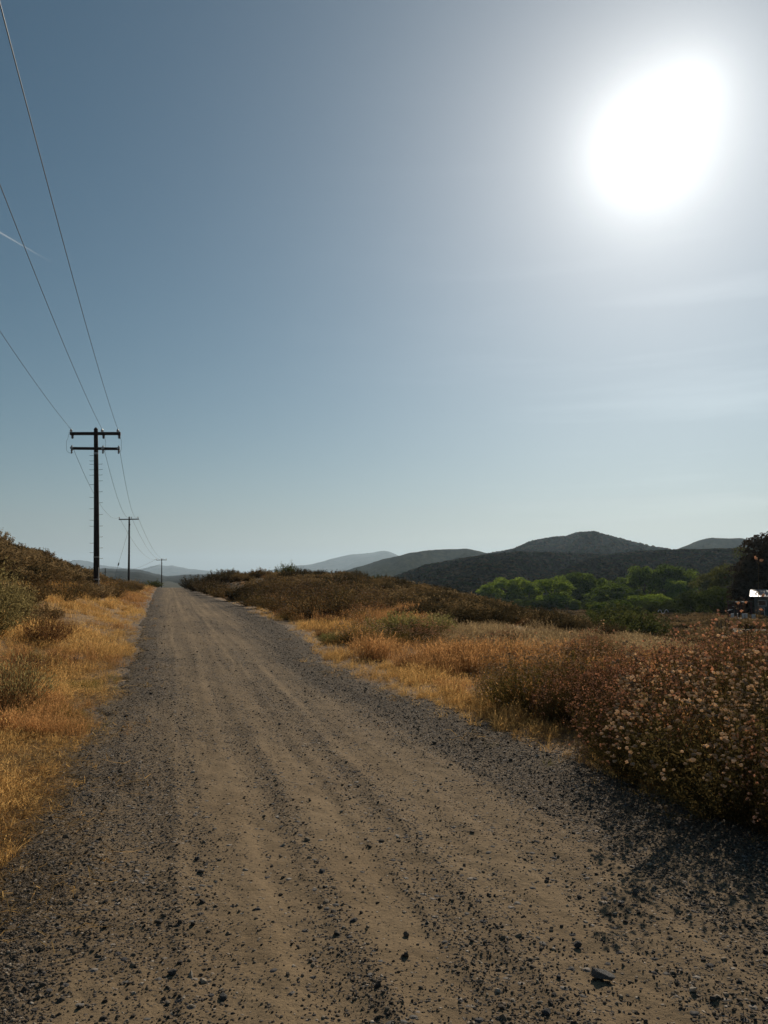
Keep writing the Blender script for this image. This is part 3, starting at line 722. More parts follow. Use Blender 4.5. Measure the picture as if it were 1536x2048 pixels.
def buckwheat(seed, h, r, n, hd, detail, mhead, mstem, mleaf, loose=0):
    """returns dict part -> mesh; detail 2 near, 1 mid, 0 far"""
    rg = np.random.default_rng(seed); st_, lf, hdA = Acc(), Acc(), Acc()
    P = fan(rg, n, h, r)
    w = {2: .0022, 1: .0035, 0: .006}[detail]
    V, F, T = (tubes3 if detail == 2 else lambda a, b, c: ribbons(a, b, unit(rg.normal(size=(len(a), 3))), c))(P, w * np.array([1.3, 1, .8, .6, .45])[None], rg.random(n)); st_.add(V, F, T)
    # umbels: branchlets at the tip
    nb = {2: 5, 1: 4, 0: 2}[detail]
    D = unit(P[:, -1] - P[:, -2])
    tips = []
    for q in range(nb):
        o_ = P[:, -1] - D * rg.uniform(0, .10, (n, 1)) * h
        if q == 0: o_ = P[:, -1] - D * rg.uniform(0, .05, (n, 1)) * h; o0 = o_
        o_ = o0
        e = o_ + unit(D + rg.normal(0, .8, (n, 3)) + [0, 0, .35]) * rg.uniform(.025, .085, (n, 1)) * h * (1 if detail else 1.6)
        t = np.linspace(0, 1, 3)[None, :, None]
        PP = o_[:, None] * (1 - t) + e[:, None] * t
        V, F, T = ribbons(PP, w * .6 * np.array([1, .8, .6])[None], unit(rg.normal(size=(n, 3))), rg.random(n)); st_.add(V, F, T)
        if q == 0: bear = rg.random(n) < np.clip(.14 + 1.0 * P[:, -1, 2] / h, .15, .85)
        keep = bear & (rg.random(n) < .85); tips.append(e[keep])
    tips = np.concatenate(tips)
    s = hd * rg.uniform(.55, 1.15, len(tips))
    S = np.stack([s, s * rg.uniform(.75, 1.1, len(s)), s * rg.uniform(.6, .95, len(s))], 1)
    base = {2: ICO2, 1: ICO1, 0: ICO1}[detail]
    singles = []
    if loose:
        order = np.argsort(tips[:, 1] - .4 * tips[:, 2])[:loose]; mk = np.zeros(len(tips), bool); mk[order] = True
        singles = [(tips[i], s[i]) for i in order]; tips, S = tips[~mk], S[~mk]
    V, F, T = blobs(tips, S, base, rg, .27, rg.random(len(tips))); hdA.add(V, F, T)
    # leaves along the stems
    nl = {2: 52 if mhead is M_headc else 38, 1: 20, 0: 11}[detail]; ll = {2: .017, 1: .022, 0: .035}[detail]
    tt = rg.uniform(.12, .86, (n, nl)); idx = np.minimum((tt * 4).astype(int), 3); fr = tt * 4 - idx
    ii = np.arange(n)[:, None]
    C = P[ii, idx] * (1 - fr[..., None]) + P[ii, idx + 1] * fr[..., None]
    C = C.reshape(-1, 3) + rg.normal(0, .012, (n * nl, 3))
    V, F, T = cards(C, unit(rg.normal(size=C.shape) + [0, 0, .8]), ll * rg.uniform(.6, 1.3, len(C)), ll * .32, rg, rg.random(len(C))); lf.add(V, F, T)
    return {'stems': st_.mesh('stems', mstem), 'leaves': lf.mesh('leaves', mleaf), 'flower_heads': hdA.mesh('flower_heads', mhead, detail == 2)}, singles
def brush(seed, h, r, n, nl, ll, mleaf, mstem, upright=.5, lo=.5):
    rg = np.random.default_rng(seed); st_, lf = Acc(), Acc()
    P = fan(rg, n, h, r, lo=lo)
    V, F, T = ribbons(P, .006 * np.array([1.4, 1, .8, .6, .3])[None] * h, unit(rg.normal(size=(n, 3))), rg.random(n)); st_.add(V, F, T)
    tt = rg.uniform(.25, 1.0, (n, nl)) ** .75; idx = np.minimum((tt * 4).astype(int), 3); fr = tt * 4 - idx
    ii = np.arange(n)[:, None]
    C = (P[ii, idx] * (1 - fr[..., None]) + P[ii, idx + 1] * fr[..., None]).reshape(-1, 3)
    D = unit(rg.normal(size=C.shape) * (1 - upright) + upright * np.repeat(unit(P[:, -1] - P[:, -2]), nl, 0) * 1.4)
    C = C + rg.normal(0, .035 * h, C.shape)
    V, F, T = cards(C, D, ll * rg.uniform(.6, 1.4, len(C)), ll * .3, rg, rg.random(len(C))); lf.add(V, F, T)
    return {'stems': st_.mesh('stems', mstem), 'leaves': lf.mesh('leaves', mleaf)}
STUFFP = {'leaves', 'flower_heads', 'stems', 'foliage'}
def plant(name, parts, X, Y, rz, s, label, cat, group=None, sink=.02, z=None):
    t = empty(name, (X, Y, (hz1(X, Y) if z is None else z) - sink), rz, label, cat, group)
    t.scale = s if isinstance(s, tuple) else (s, s, s)
    for k, me in parts.items():
        o = link(k, me, t)
        if k in STUFFP: o['kind'] = 'stuff'
    return t
BW = {}
BW['n_rust'], _ = buckwheat(301, 1.0, .85, 400, .0105, 2, M_headr, M_stem, M_leaf)
BW['n_cream'], SING = buckwheat(302, 1.0, .9, 380, .0112, 2, M_headc, M_stemg, M_leaf, loose=130)
BW['n_mix'], _ = buckwheat(303, 1.0, .8, 380, .0102, 2, M_headc, M_golds, M_goldl)
BW['m_rust'], _ = buckwheat(304, 1.0, .85, 300, .0135, 1, M_headr, M_stem, M_leaf)
BW['m_cream'], _ = buckwheat(305, 1.0, .85, 300, .0135, 1, M_headc, M_golds, M_goldl)
BW['f_rust'], _ = buckwheat(306, 1.0, .9, 190, .021, 0, M_headf, M_stem, M_brushb)
BW['f_cream'], _ = buckwheat(307, 1.0, .9, 190, .021, 0, M_headf, M_stemg, M_brushb)
gnear = 'buckwheat shrubs in flower on the right verge'
near = [
    (1640, 5.9, 1.0, 1.1, 'n_cream', 'added buckwheat shrub just beyond the right picture edge, deepening the shadow'),  # added at the frame edge so its shadow darkens the near gravel
    (1185, 8.7, .72, .9, 'n_rust', 'rust headed buckwheat shrub behind the one at the road bend'),
    (1262, 7.9, .76, .9, 'n_rust', 'low rust headed buckwheat shrub before the hollow'),
    (1125, 8.3, .66, .7, 'n_rust', 'small dark based buckwheat shrub between cream and rust ones'),
    # px, Y, height, width scale, kind, label
    (1490, 5.35, .98, 1.2, 'n_cream', 'large dark leafy buckwheat shrub with cream heads, nearest on the right'),
    (1610, 4.75, .72, .9, 'n_rust', 'low buckwheat shrub with orange heads cut by the right picture edge'),
    (1290, 6.3, .80, 1.0, 'n_rust', 'low amber headed buckwheat shrub leaning over the gravel shadow'),
    (1420, 7.0, .97, 1.05, 'n_cream', 'tall pale headed buckwheat shrub behind the nearest dark one'),
    (1225, 7.2, .72, .8, 'n_rust', 'rust headed buckwheat shrub at the road bend of the gravel edge'),
    (1310, 8.2, .86, 1.0, 'n_rust', 'rust brown buckwheat shrub in the middle of the right thicket'),
    (1520, 7.7, 1.32, .95, 'n_rust', 'tall rust brown buckwheat shrub rising at the right picture edge'),
    (1060, 9.0, .82, 1.0, 'n_mix', 'cream headed buckwheat shrub nearest the gravel edge left of the thicket'),
    (1000, 9.8, .66, .8, 'm_cream', 'small cream headed buckwheat shrub at the left end of the thicket'),
    (1135, 10.4, .84, 1.0, 'n_mix', 'broad cream headed buckwheat shrub above the dark gap in the thicket'),
]
for i, (px, Y, h, w, kind, lab) in enumerate(near):
    t = plant('buckwheat_shrub', BW[kind], at(px, Y), Y, i * 2.1, (w * h, w * h, h), lab, 'shrub', gnear)
    if 'nearest on the right' in lab:
        hm = mesh_np('flower_head', ICO2[0] * np.array([1, 1, .68]) * (1 + .26 * np.random.default_rng(5).normal(size=(len(ICO2[0]), 1))), [ICO2[1]], M_headc, smooth=True)
        for (p, s) in SING:
            o = link('flower_head', hm, t, tuple(p), (0, 0, random.uniform(0, 6))); q = random.uniform(.7, 1.2); o.scale = (s * q, s * q * .9, s * q * random.uniform(.8, 1.3))
rs = random.Random(5)
def free_rand(n, x0, x1, y0, y1, fn):
    k = 0
    while k < n:
        px = rs.uniform(x0, x1); Y = math.exp(rs.uniform(math.log(y0), math.log(y1))); X = at(px, Y)
        u = X - float(road_c(Y))
        if u > float(edgeR(np.array([Y]))[0]) + .35 or u < float(edgeL(np.array([Y]))[0]) - .5:
            fn(k, px, Y, X, u); k += 1
def field_brush(k, px, Y, X, u):
    h = rs.uniform(.45, .75)
    plant('brush_shrub', rs.choice(BRD), X, Y, rs.uniform(0, 6), (h * 1.4, h * 1.4, h), 'low dark brown brush shrub on the falling ground behind %s pale grass' % ('the left' if px < 960 else 'the middle' if px < 1100 else 'the right'), 'shrub', 'low brush shrubs behind the pale grass field')
def mid_bw(k, px, Y, X, u):
    kind = rs.choice(['m_rust', 'm_rust', 'm_cream']); h = rs.uniform(.5, .8) * (1 + .45 * (px > 1480)) * (.8 if px < 1290 else 1)
    plant('buckwheat_shrub', BW[kind], X, Y, rs.uniform(0, 6), (h * 1.05, h * 1.05, h), ('rust headed' if kind == 'm_rust' else 'cream headed') + ' buckwheat shrub crowded in the thicket on the right', 'shrub', 'buckwheat shrubs crowded behind the near right ones')
free_rand(24, 1170, 1660, 8.8, 16, mid_bw)
# buckwheat line beside the road further on
road_bw = [(560, 33, 1.1, 'f_cream'), (600, 30, 1.3, 'f_rust'), (640, 28, 1.4, 'f_rust'), (680, 29, 1.35, 'f_cream'), (720, 30, 1.2, 'f_rust'), (500, 40, 1.0, 'f_cream'), (530, 37, 1.05, 'f_cream'), (760, 32, 1.0, 'f_rust'),
           (470, 48, 1.2, 'f_rust'), (440, 56, 1.3, 'f_cream'), (620, 36, 1.3, 'f_rust'), (670, 38, 1.3, 'f_rust'), (420, 68, 1.5, 'f_rust'), (800, 34, .9, 'f_cream'), (590, 42, 1.2, 'f_rust'), (545, 47, 1.2, 'f_rust')]
for i, (px, Y, h, kind) in enumerate(road_bw):
    plant('buckwheat_shrub', BW[kind], at(px, Y), Y, i * 1.3, (h * 1.15, h * 1.15, h), 'dry seed headed buckwheat shrub in the row beyond the rusty grass', 'shrub', 'dry buckwheat shrubs between road and ridge')
SG = brush(320, .8, .75, 190, 22, .03, M_sage, M_stemg, .8, .75)
plant('green_shrub', SG, at(800, 19.5), 19.5, 0, (1.25, .9, .85), 'soft olive green feathery shrub in the rusty grass field', 'shrub')
plant('green_shrub', SG, at(870, 21.5), 21.5, 2, (1.2, .9, .8), 'grey green low shrub right of the olive one in the field', 'shrub')
plant('flowering_shrub', BW['m_cream'], at(722, 18.2), 18.2, 1, (.8, .8, .72), 'small shrub with white flower heads beside the olive green one', 'shrub')
plant('yellow_green_shrub', SG, at(665, 18.3), 18.3, 4, (.6, .5, .38), 'low yellow green weed clump at the gravel edge', 'shrub')
# left foreground shrubs
RB = brush(330, .7, .5, 220, 9, .02, M_rustbush, M_rustbush, .9, .6)
RB2 = brush(331, .75, .5, 240, 12, .02, M_olive, M_rustbush, .9, .6)
plant('dry_bush', RB2, at(35, 9.4), 9.4, 0, (1.05, 1.05, .95), 'olive topped dry bush with brown base at the left picture edge', 'shrub')
plant('dry_bush', RB, at(92, 16.6), 16.6, 1, (1.25, 1.1, 1.05), 'reddish brown twiggy bush behind the two small rocks', 'shrub')
plant('dry_bush', RB, at(70, 12.2), 12.2, 2, (.9, .8, .7), 'low pinkish brown twig bush left of the small rocks', 'shrub')
plant('dry_bush', RB, at(128, 18.5), 18.5, 3, (.9, .9, .7), 'small brown twig bush touching the reddish one', 'shrub')
LB = brush(340, 1.5, 1.1, 200, 40, .035, M_olive, M_stemg, .3, .55)
plant('leafy_shrub', LB, at(-30, 15.5), 15.5, 0, (.95, .95, 1.1), 'large leafy shrub with pale edges cut by the left picture edge', 'shrub')
plant('leafy_shrub', LB, at(20, 19), 19, 2, (.7, .7, .75), 'pale leafy shrub just behind the large one at left', 'shrub')
# brush on the bank and on the ridge
BR = [brush(350 + k, 1.0, .9, 110, 34, .05, m_, M_stem, .35, .5) for k, m_ in enumerate((M_tan, M_brushb, M_brushb, M_brushg))]
BRD = [brush(356 + k, 1.0, .9, 120, 34, .05, m_, M_stem, .35, .5) for k, m_ in enumerate((M_brushl, M_brushl, M_brushb))]
def field_dry(k, px, Y, X, u):
    kind = rs.choice(['m_cream', 'm_rust', 'twig', 'twig']); h = rs.uniform(.32, .58)
    plant('dry_bush', RB if kind == 'twig' else BW[kind], X, Y, rs.uniform(0, 6), (h * 1.5, h * 1.5, h), 'low %s bush scattered in the dry grass field' % {'m_cream': 'cream headed', 'm_rust': 'rust headed', 'twig': 'dark brown twiggy'}[kind], 'shrub', 'low dry bushes scattered in the field')
free_rand(34, 640, 1180, 12.5, 30, field_dry)
free_rand(12, 480, 800, 24, 34, field_dry)
free_rand(70, 830, 1260, 24, 62, field_brush)
gl, gr_ = 'brush shrubs covering the left bank', 'dark brush shrubs covering the ridge right of the road'
k = 0
while k < 125:
    Y = math.exp(rs.uniform(math.log(17), math.log(115))); u = -rs.uniform(4.6 if Y < 60 else 4.0, 24)
    X = float(road_c(Y)) + u
    if X / Y < -.58: continue
    if math.hypot(X + 16.9, Y - 45) < 1.3: continue
    h = rs.uniform(.55, 1.05) * (1.15 if u < -9 else .85)
    plant('brush_shrub', rs.choice(BR[:3]), X, Y, rs.uniform(0, 6), (h * 1.15, h * 1.15, h), 'brown twiggy brush shrub ' + ('high on the left bank skyline' if u < -9 else 'at the foot of the left bank') + (' before the near pole' if Y < 45 else ' beyond the near pole'), 'shrub', gl); k += 1
for px, Y, h in [(205, 38, .8), (225, 42, .8), (240, 50, .9), (180, 36, .7), (262, 60, .9), (150, 33, .8), (250, 70, .9), (275, 85, .9), (120, 27, .9)]:
    plant('buckwheat_shrub', BW['f_cream'], at(px, Y), Y, px, (h * 1.1, h * 1.1, h), 'low cream headed shrub among the brush at the foot of the left bank', 'shrub', 'cream headed shrubs at the foot of the left bank')
k = 0
while k < 190:
    Y = math.exp(rs.uniform(math.log(32), math.log(112))); px = rs.uniform(372, 1190); X = at(px, Y); u = X - float(road_c(Y))
    if u < float(edgeR(np.array([Y]))[0]) + 1.0 or u > 45: continue
    if px > 700 and Y < 36 + (px - 700) * 0: continue
    if px < 760 and Y < 42: continue
    h = rs.uniform(.6, 1.1) * (1.2 if px < 470 and Y > 60 else .9)
    plant('brush_shrub', rs.choice(BRD), X, Y, rs.uniform(0, 6), (h * 1.2, h * 1.2, h), 'dark brown brush shrub %s of the ridge, %s' % ('at the road end' if px < 560 else 'along the middle' if px < 800 else 'at the right end', 'on its skyline' if Y > 75 else 'on its near face'), 'shrub', gr_); k += 1
plant('round_bush', BR[3], at(573, 84), 84, 0, (1.5, 1.5, 1.75), 'round dark bush standing above the ridge skyline', 'shrub')
plant('round_bush', BR[3], at(745, 72), 72, 0, (1.5, 1.5, 1.1), 'low green bush at the right end of the ridge skyline', 'shrub')
plant('round_bush', BR[3], at(304, 118), 118, 0, (1.9, 1.9, 1.3), 'dark green bush left of the road crest before the third pole', 'shrub')
for px, Y, s in [(388, 92, 1.9), (412, 86, 1.7), (438, 84, 1.6), (455, 82, 1.5), (395, 75, 1.2)]:
    plant('ridge_bush', BRD[0], at(px, Y), Y, px, (s, s, s * .9), 'tall dark bush at the road end of the ridge', 'shrub', 'tall dark bushes where ridge meets road')
for i, (px, Y, s) in enumerate([(1205, 62, 2.6), (1245, 60, 2.9), (1285, 63, 2.5), (1225, 57, 2.0)]):
    plant('dark_bush', BR[3], at(px, Y), Y, i, (s * 1.1, s * 1.1, s), 'dark green bush in the hollow before the green trees', 'shrub', 'dark bushes in the hollow')
# low ground brush as a mass on slopes and valley floor
def ground_brush():
    X, Y = polar(16000, 26, 420, 1.0, -60, 1660)
    u = X - road_c(Y); px = X / Y * FPX + 768
    keep = ((u < -6.5) | (u > 7)) & (RNG.random(len(X)) < np.where((u > 0) & (Y < 34), .12, .8)) & (fbm(X * .1, Y * .1, 3, 81) > -.35)
    keep &= RNG.random(len(X)) > 1.2 * bankf(X, Y)
    keep &= ~((Y < 40) & (px > 760) & (Y < 32))
    X, Y = X[keep], Y[keep]
    Z = hz(X, Y) - .05; S = RNG.uniform(.45, .9, len(X)) * (1 + .004 * Y)
    src = []
    for k in range(4):
        p = brush(360 + k, .8, .9, 60, 22, .075, [M_brushl, M_brushb, M_tan, M_brushb][k], M_stem, .3, .5)
        src.append(p['leaves'])
    rot = np.stack([0 * X, 0 * X, RNG.uniform(0, 6.28, len(X))], 1)
    scatter('ground_brush', np.stack([X, Y, Z], 1), rot, np.stack([S * 1.1, S * 1.1, S * .8], 1), RNG.integers(0, 4, len(X)), src, 'low dry brown brush covering the banks and hollow')
ground_brush()
def hillside_brush():
    P = []
    for key, n in (('mid', 30000), ('peak', 14000)):
        V = HILLS[key]; a, b = V.shape[:2]; na = int(a * .78)
        i = RNG.uniform(0, na - 1.01, n); j = RNG.uniform(0, b - 1.01, n); ii, jj = i.astype(int), j.astype(int)
        fi, fj = (i - ii)[:, None], (j - jj)[:, None]
        p = (V[ii, jj] * (1 - fi) + V[ii + 1, jj] * fi) * (1 - fj) + (V[ii, jj + 1] * (1 - fi) + V[ii + 1, jj + 1] * fi) * fj
        m_ = fbm(p[:, 0] * .012, p[:, 1] * .012, 4, 90) > -.62
        P.append(p[m_])
    P = np.concatenate(P)
    P = P[(P[:, 0] / P[:, 1] > -.1) & (P[:, 0] / P[:, 1] < .56)]
    src = [mesh_np('scrub_clump', ICO2[0] * (1 + .16 * np.random.default_rng(k).normal(size=(len(ICO2[0]), 1))), [ICO2[1]], m_) for k, m_ in enumerate((M_brushg, M_brushl, M_brushb, M_brushl))]
    S = RNG.uniform(.9, 2.4, len(P)) * np.where(P[:, 1] > 800, 1.6, 1.0)
    rot = np.stack([0 * S, 0 * S, RNG.uniform(0, 6.28, len(P))], 1)
    scatter('hillside_brush', P, rot, np.stack([S * 1.2, S * 1.2, S], 1), RNG.integers(0, 4, len(P)), src, 'dark evergreen scrub speckling the hillsides beyond the trees')
hillside_brush()

# ------------------------------------------------------------------ trees
M_bark = plain('tree_bark', (.10, .075, .055), .9, var=.3, nscale=4)
L_green = leafy('cottonwood_leaf', (.070, .108, .018), (.145, .195, .032), .48, .55)
L_bright = leafy('bright_leaf', (.14, .20, .024), (.235, .30, .048), .52, .5)
L_dark = leafy('dark_leaf', (.035, .052, .015), (.07, .09, .022), .35, .4)
L_olive = leafy('olive_leaf', (.08, .085, .03), (.13, .13, .04), .4, .4)
L_brown = leafy('dark_brown_leaf', (.035, .026, .016), (.055, .036, .02), .25, .4)
def tree_meshes(seed, H, Rr, lobes, ncard, cs, mat, base_h=.12, sparse=False):
    """unit tree H tall; crown of irregular leafy lobes"""
    rg = np.random.default_rng(seed); cr, tk = Acc(), Acc()
    cen = []
    for _ in range(lobes):
        a = rg.uniform(0, 6.28); zz = rg.uniform(base_h + .12, .9); q = Rr * math.sqrt(max(.05, 1 - ((zz - .5) / .52) ** 2)) * math.sqrt(rg.random()) * .85
        cen.append((q * math.cos(a), q * math.sin(a), zz * H if False else zz, rg.uniform(.55, 1.15)))
    cen = np.array(cen)
    for c in cen:
        r_ = c[3] * (.13 if sparse else .19) * (.8 + Rr * .6)
        n = int(ncard * c[3])
        d = unit(rg.normal(size=(n, 3))); d[:, 2] = np.where(d[:, 2] < -.35, -d[:, 2], d[:, 2])
        rad = r_ * (1 - .45 * rg.random(n) ** 2.2) * (1 + .22 * fbm(d[:, 0] * 3 + c[0] * 9, d[:, 1] * 3 + d[:, 2] * 2, 3, seed))
        C = c[:3] + d * rad[:, None] * np.array([1.15, 1.15, .85])
        if sparse: V, F, T = cards(C, unit(rg.normal(size=(n, 3))), cs * rg.uniform(.5, 1.4, n), cs * .6, rg, rg.random(n))
        else: V, F, T = ncards(C, unit(d + rg.normal(size=(n, 3)) * .45), cs * rg.uniform(.5, 1.4, n), cs * .75, rg, rg.random(n))
        cr.add(V * H, F, T)
    tube(tk, np.array([[0, 0, -.02], [.01, 0, .15], [.0, .01, .35], [.02, 0, .6]]) * H, np.array([.035, .028, .02, .01]) * H, 7)
    for c in cen[rg.permutation(lobes)[:9]]:
        s0 = np.array([0, 0, rg.uniform(.15, .4)])
        tube(tk, np.array([s0, (s0 + c[:3]) / 2 + [0, 0, -.02], c[:3]]) * H, np.array([.014, .010, .004]) * H, 5)
    return {'crown': cr.mesh('crown', mat), 'trunk': tk.mesh('trunk', M_bark, True)}
TG = [tree_meshes(400 + k, 1, .42, 26, 330, .021, L_green, .04) for k in range(3)]
TB = [tree_meshes(410 + k, 1, .48, 22, 330, .023, L_bright, .04) for k in range(2)]
TD = [tree_meshes(420 + k, 1, .5, 24, 330, .021, L_dark, .0) for k in range(2)]
TO = [tree_meshes(430 + k, 1, .46, 24, 300, .022, L_olive, .0) for k in range(2)]
TS = tree_meshes(440, 1, .24, 20, 45, .016, L_olive, .3, True)
TK = tree_meshes(441, 1, .42, 36, 420, .018, L_brown, .0)
def tree(kind, mesh, px, top, base, D, wpx, label, cat='tree', group=None, name='cottonwood_tree'):
    zt = zat(px, top - 3, D); X = at(px, D); zb = min(zat(px, base, D), hz1(X, D) if True else 0)
    H = zt - zb; w = wpx / FPX * D * 1.32
    t = empty(name, (X, D, zb), random.uniform(0, 6), label, cat, group)
    r0 = {'g': .42, 'b': .48, 'd': .5, 'o': .46, 's': .24, 'k': .42}[kind]
    sw = w / (2 * (r0 + .12)); t.scale = (sw, sw, H)
    o = link('crown', mesh['crown'], t); o['kind'] = 'stuff'; link('trunk', mesh['trunk'], t)
    return t
gt = 'green trees along the valley floor'
for a in [
    ('g', TG[0], 1290, 1132, 1222, 236, 62, 'tallest dark green tree near the middle of the grove with two crests'),
    ('g', TG[1], 1335, 1134, 1224, 238, 72, 'wide tall green tree right of the tallest one'),
    ('g', TG[2], 1370, 1145, 1222, 236, 58, 'green tree with sunlit right shoulder at the right end of the tall pair'),
    ('g', TG[1], 1158, 1149, 1222, 240, 78, 'broad dark green tree left of the grove centre'),
    ('g', TG[0], 1200, 1156, 1222, 238, 66, 'dark green tree between the broad one and the tall pair'),
    ('b', TB[0], 1104, 1160, 1220, 222, 80, 'large round bright green tree standing forward in the grove'),
    ('b', TB[1], 1058, 1157, 1216, 250, 54, 'bright green tree behind the left part of the grove'),
    ('b', TB[0], 1018, 1160, 1214, 255, 62, 'pale green tree second from the left end of the grove'),
    ('b', TB[1], 978, 1167, 1208, 258, 52, 'leftmost small bright green tree at the end of the grove'),
    ('g', TG[2], 1222, 1172, 1226, 215, 82, 'low spreading green tree in front of the grove centre'),
    ('g', TG[0], 1257, 1150, 1222, 245, 46, 'narrow green tree just left of the tallest one'),
    ('b', TB[0], 1284, 1193, 1232, 190, 60, 'low round bright green tree in front of the tallest one'),
    ('b', TB[1], 1333, 1191, 1234, 185, 44, 'small round green tree above the white garden arch'),
    ('b', TB[0], 1352, 1163, 1215, 228, 44, 'yellow green tree catching the sun in front of the tall pair'),
    ('d', TD[0], 1395, 1182, 1248, 130, 78, 'dark green round tree at the foot of the dirt bank'),
    ('d', TD[1], 1440, 1178, 1246, 118, 80, 'dark green tree behind the fence stakes'),
    ('o', TO[0], 1418, 1150, 1225, 175, 74, 'olive green tree right of the grove above the dark pair'),
    ('o', TO[1], 1455, 1136, 1230, 140, 66, 'yellowish olive tree beside the brown crowned tree'),
]:
    tree(a[0], a[1], *a[2:7], a[7], 'tree', gt, 'cottonwood_tree' if a[0] in 'gb' else 'oak_tree')
tree('s', TS, 1490, 1084, 1225, 120, 62, 'tall airy olive tree with see through crown on the right', name='sparse_tree')
tree('k', TK, 1556, 1080, 1240, 104, 150, 'big dark brown crowned tree at the right picture edge behind the house', name='dark_tree')
tree('k', TK, 1492, 1150, 1245, 106, 62, 'lower dark brown tree left of the house roof', name='dark_tree')
# valley undergrowth below the grove (one cannot tell plants apart)
def undergrowth():
    n = 900; px = RNG.uniform(940, 1480, n); Y = RNG.uniform(150, 262, n); X = (px - 768) / FPX * Y
    keep = ~((px < 1180) & (Y < 205)); X, Y = X[keep], Y[keep]
    S = RNG.uniform(2.0, 4.2, len(X)); Z = hz(X, Y) - .2
    src = [TD[0]['crown'], TD[1]['crown'], TG[1]['crown']]
    rot = np.stack([0 * X, 0 * X, RNG.uniform(0, 6.28, len(X))], 1)
    scatter('valley_undergrowth', np.stack([X, Y, Z], 1), rot, np.stack([S, S, S * .8], 1), RNG.integers(0, 3, len(X)), src, 'dark green undergrowth below the valley trees')
undergrowth()

# ------------------------------------------------------------------ utility poles and wires
def pole_thing(px, D, top_py, base_z, label, arm=2.9, rot=0.0, r=.15, X=None):
    X = at(px, D) if X is None else X
    zt = zat(px, top_py, D); t = empty('utility_pole', (X, D, base_z), rot, label, 'utility pole', 'wooden utility poles along the road')
    H = zt - base_z
    a = Acc(); zz = np.linspace(0, 1, 9)
    tube(a, np.stack([.015 * np.sin(zz * 3), .01 * np.sin(zz * 4), -.4 + zz * (H + .4 - .1)], 1), np.append((r * 1.22 - r * .42 * zz)[:-1], r * .8), 12)
    tube(a, [(0.002, -.008, H - .1), (0.002, -.008, H)], [r * .8, r * .3], 12)
    link('pole_shaft', a.mesh('pole_shaft', M_wood, True), t)
    return t, H, X
def insulator_mesh(kind):
    a = Acc()
    if kind == 'pin':
        tube(a, [(0, 0, 0), (0, 0, .06), (0, 0, .065), (0, 0, .12), (0, 0, .125), (0, 0, .18), (0, 0, .22)], [.02, .02, .085, .07, .075, .05, .03], 12)
    else:
        for q in range(3): tube(a, [(0, 0, -q * .11), (0, 0, -q * .11 - .02), (0, 0, -q * .11 - .06), (0, 0, -q * .11 - .11)], [.03, .12, .09, .03], 12)
    return a.mesh('insulator', M_porc if kind == 'pin' else M_porcd, True)
I_pin, I_hang = insulator_mesh('pin'), insulator_mesh('hang')
LINE_ROT = math.atan(.29)                     # the line runs slightly to the left
# pole 1: two crossarms, hanging strings, steps
z1 = hz1(at(191, 45), 45)
p1, H1, X1 = pole_thing(189.5, 45, 855, z1, 'near tall wooden pole with two crossarms and climbing steps', rot=.05, X=at(193, 45))
p1.rotation_euler = (0, R(-1.9), .05)
mPx = 45 / FPX
za = H1 - 13.5 * mPx; zb_ = H1 - 44 * mPx
for z_, l_, off in ((za, 2.92, 0.02), (zb_, 2.80, .03)):
    a = Acc(); box(a, (off, -.17, 0), (l_, .13, .17 if z_ == za else .15)); o = link('crossarm', a.mesh('crossarm', M_wood), p1, (0, 0, z_))
    o.rotation_euler = (0, R(1.3 if z_ == za else 2.0), 0)
arm_x = (-1.38, .42, 1.33)
for k, ax in enumerate(arm_x):
    link('insulator', I_pin, p1, (ax, -.17, za + .06 - ax * .025))
    o = link('insulator', I_hang, p1, (ax + .08, -.17, za - .10 - ax * .025)); o.scale = (.8, .8, .62)
    a = Acc(); box(a, (0, 0, 0), (.07, .10, .34)); box(a, (0, -.07, .02), (.16, .06, .12))
    a.T = [t_ for t_ in a.T]; link('dead_end_bracket', a.mesh('dead_end_bracket', M_metal if k else M_metal), p1, (ax + .06, -.20, zb_ - ax * .035))
    o = link('insulator', I_hang, p1, (ax + .06, -.25, zb_ - .02 - ax * .035)); o.scale = (.55, .55, .9)
    a = Acc(); s_ = -1 if k == 0 else 1
    pts = [(ax + s_ * .1, -.2, za + .1), (ax + s_ * .16, -.26, za - .3), (ax + s_ * .24, -.3, (za + zb_) / 2), (ax + s_ * .22, -.25, zb_ - .15), (ax + .05, -.2, zb_ - .28)]
    tt = np.linspace(0, 1, 12); pts = np.array(pts); pp = np.stack([np.interp(tt * 4, range(5), pts[:, c]) for c in range(3)], 1)
    tube(a, pp, .008, 5); link('jumper_wire', a.mesh('jumper_wire', M_wire, True), p1)
a = Acc(); tube(a, [(0, 0, 0), (.26, 0, 0), (.27, 0, .03)], [.011, .011, .011], 6); stepm = a.mesh('climbing_step', M_dark)
steps = [(-1, 912), (-1, 923), (-1, 930), (1, 930), (-1, 941), (1, 941), (-1, 952), (1, 952), (1, 964), (-1, 971), (1, 986), (-1, 997), (1, 1008), (-1, 1020), (1, 1032), (-1, 1043), (-1, 1055), (1, 1055), (1, 1077), (-1, 1089), (1, 1099), (-1, 1108), (1, 1120)]
for s_, py in steps:
    zz = H1 - (py - 855) * mPx; o = link('climbing_step', stepm, p1, (s_ * .10, 0, zz)); o.rotation_euler = (0, 0, 0 if s_ > 0 else math.pi)
for py, hh in ((1117, .05), (1161, .06), (1169, .05), (1173, .035), (908, .12)):
    zz = H1 - (py - 855) * mPx; rr = .15 * 1.22 - .15 * .42 * (zz / H1) + .006
    a = Acc(); tube(a, [(0.01, 0, -hh / 2), (0.01, 0, hh / 2)], rr, 14); link('metal_band', a.mesh('metal_band', M_tagp if py != 908 else M_metal, True), p1, (0, 0, zz))
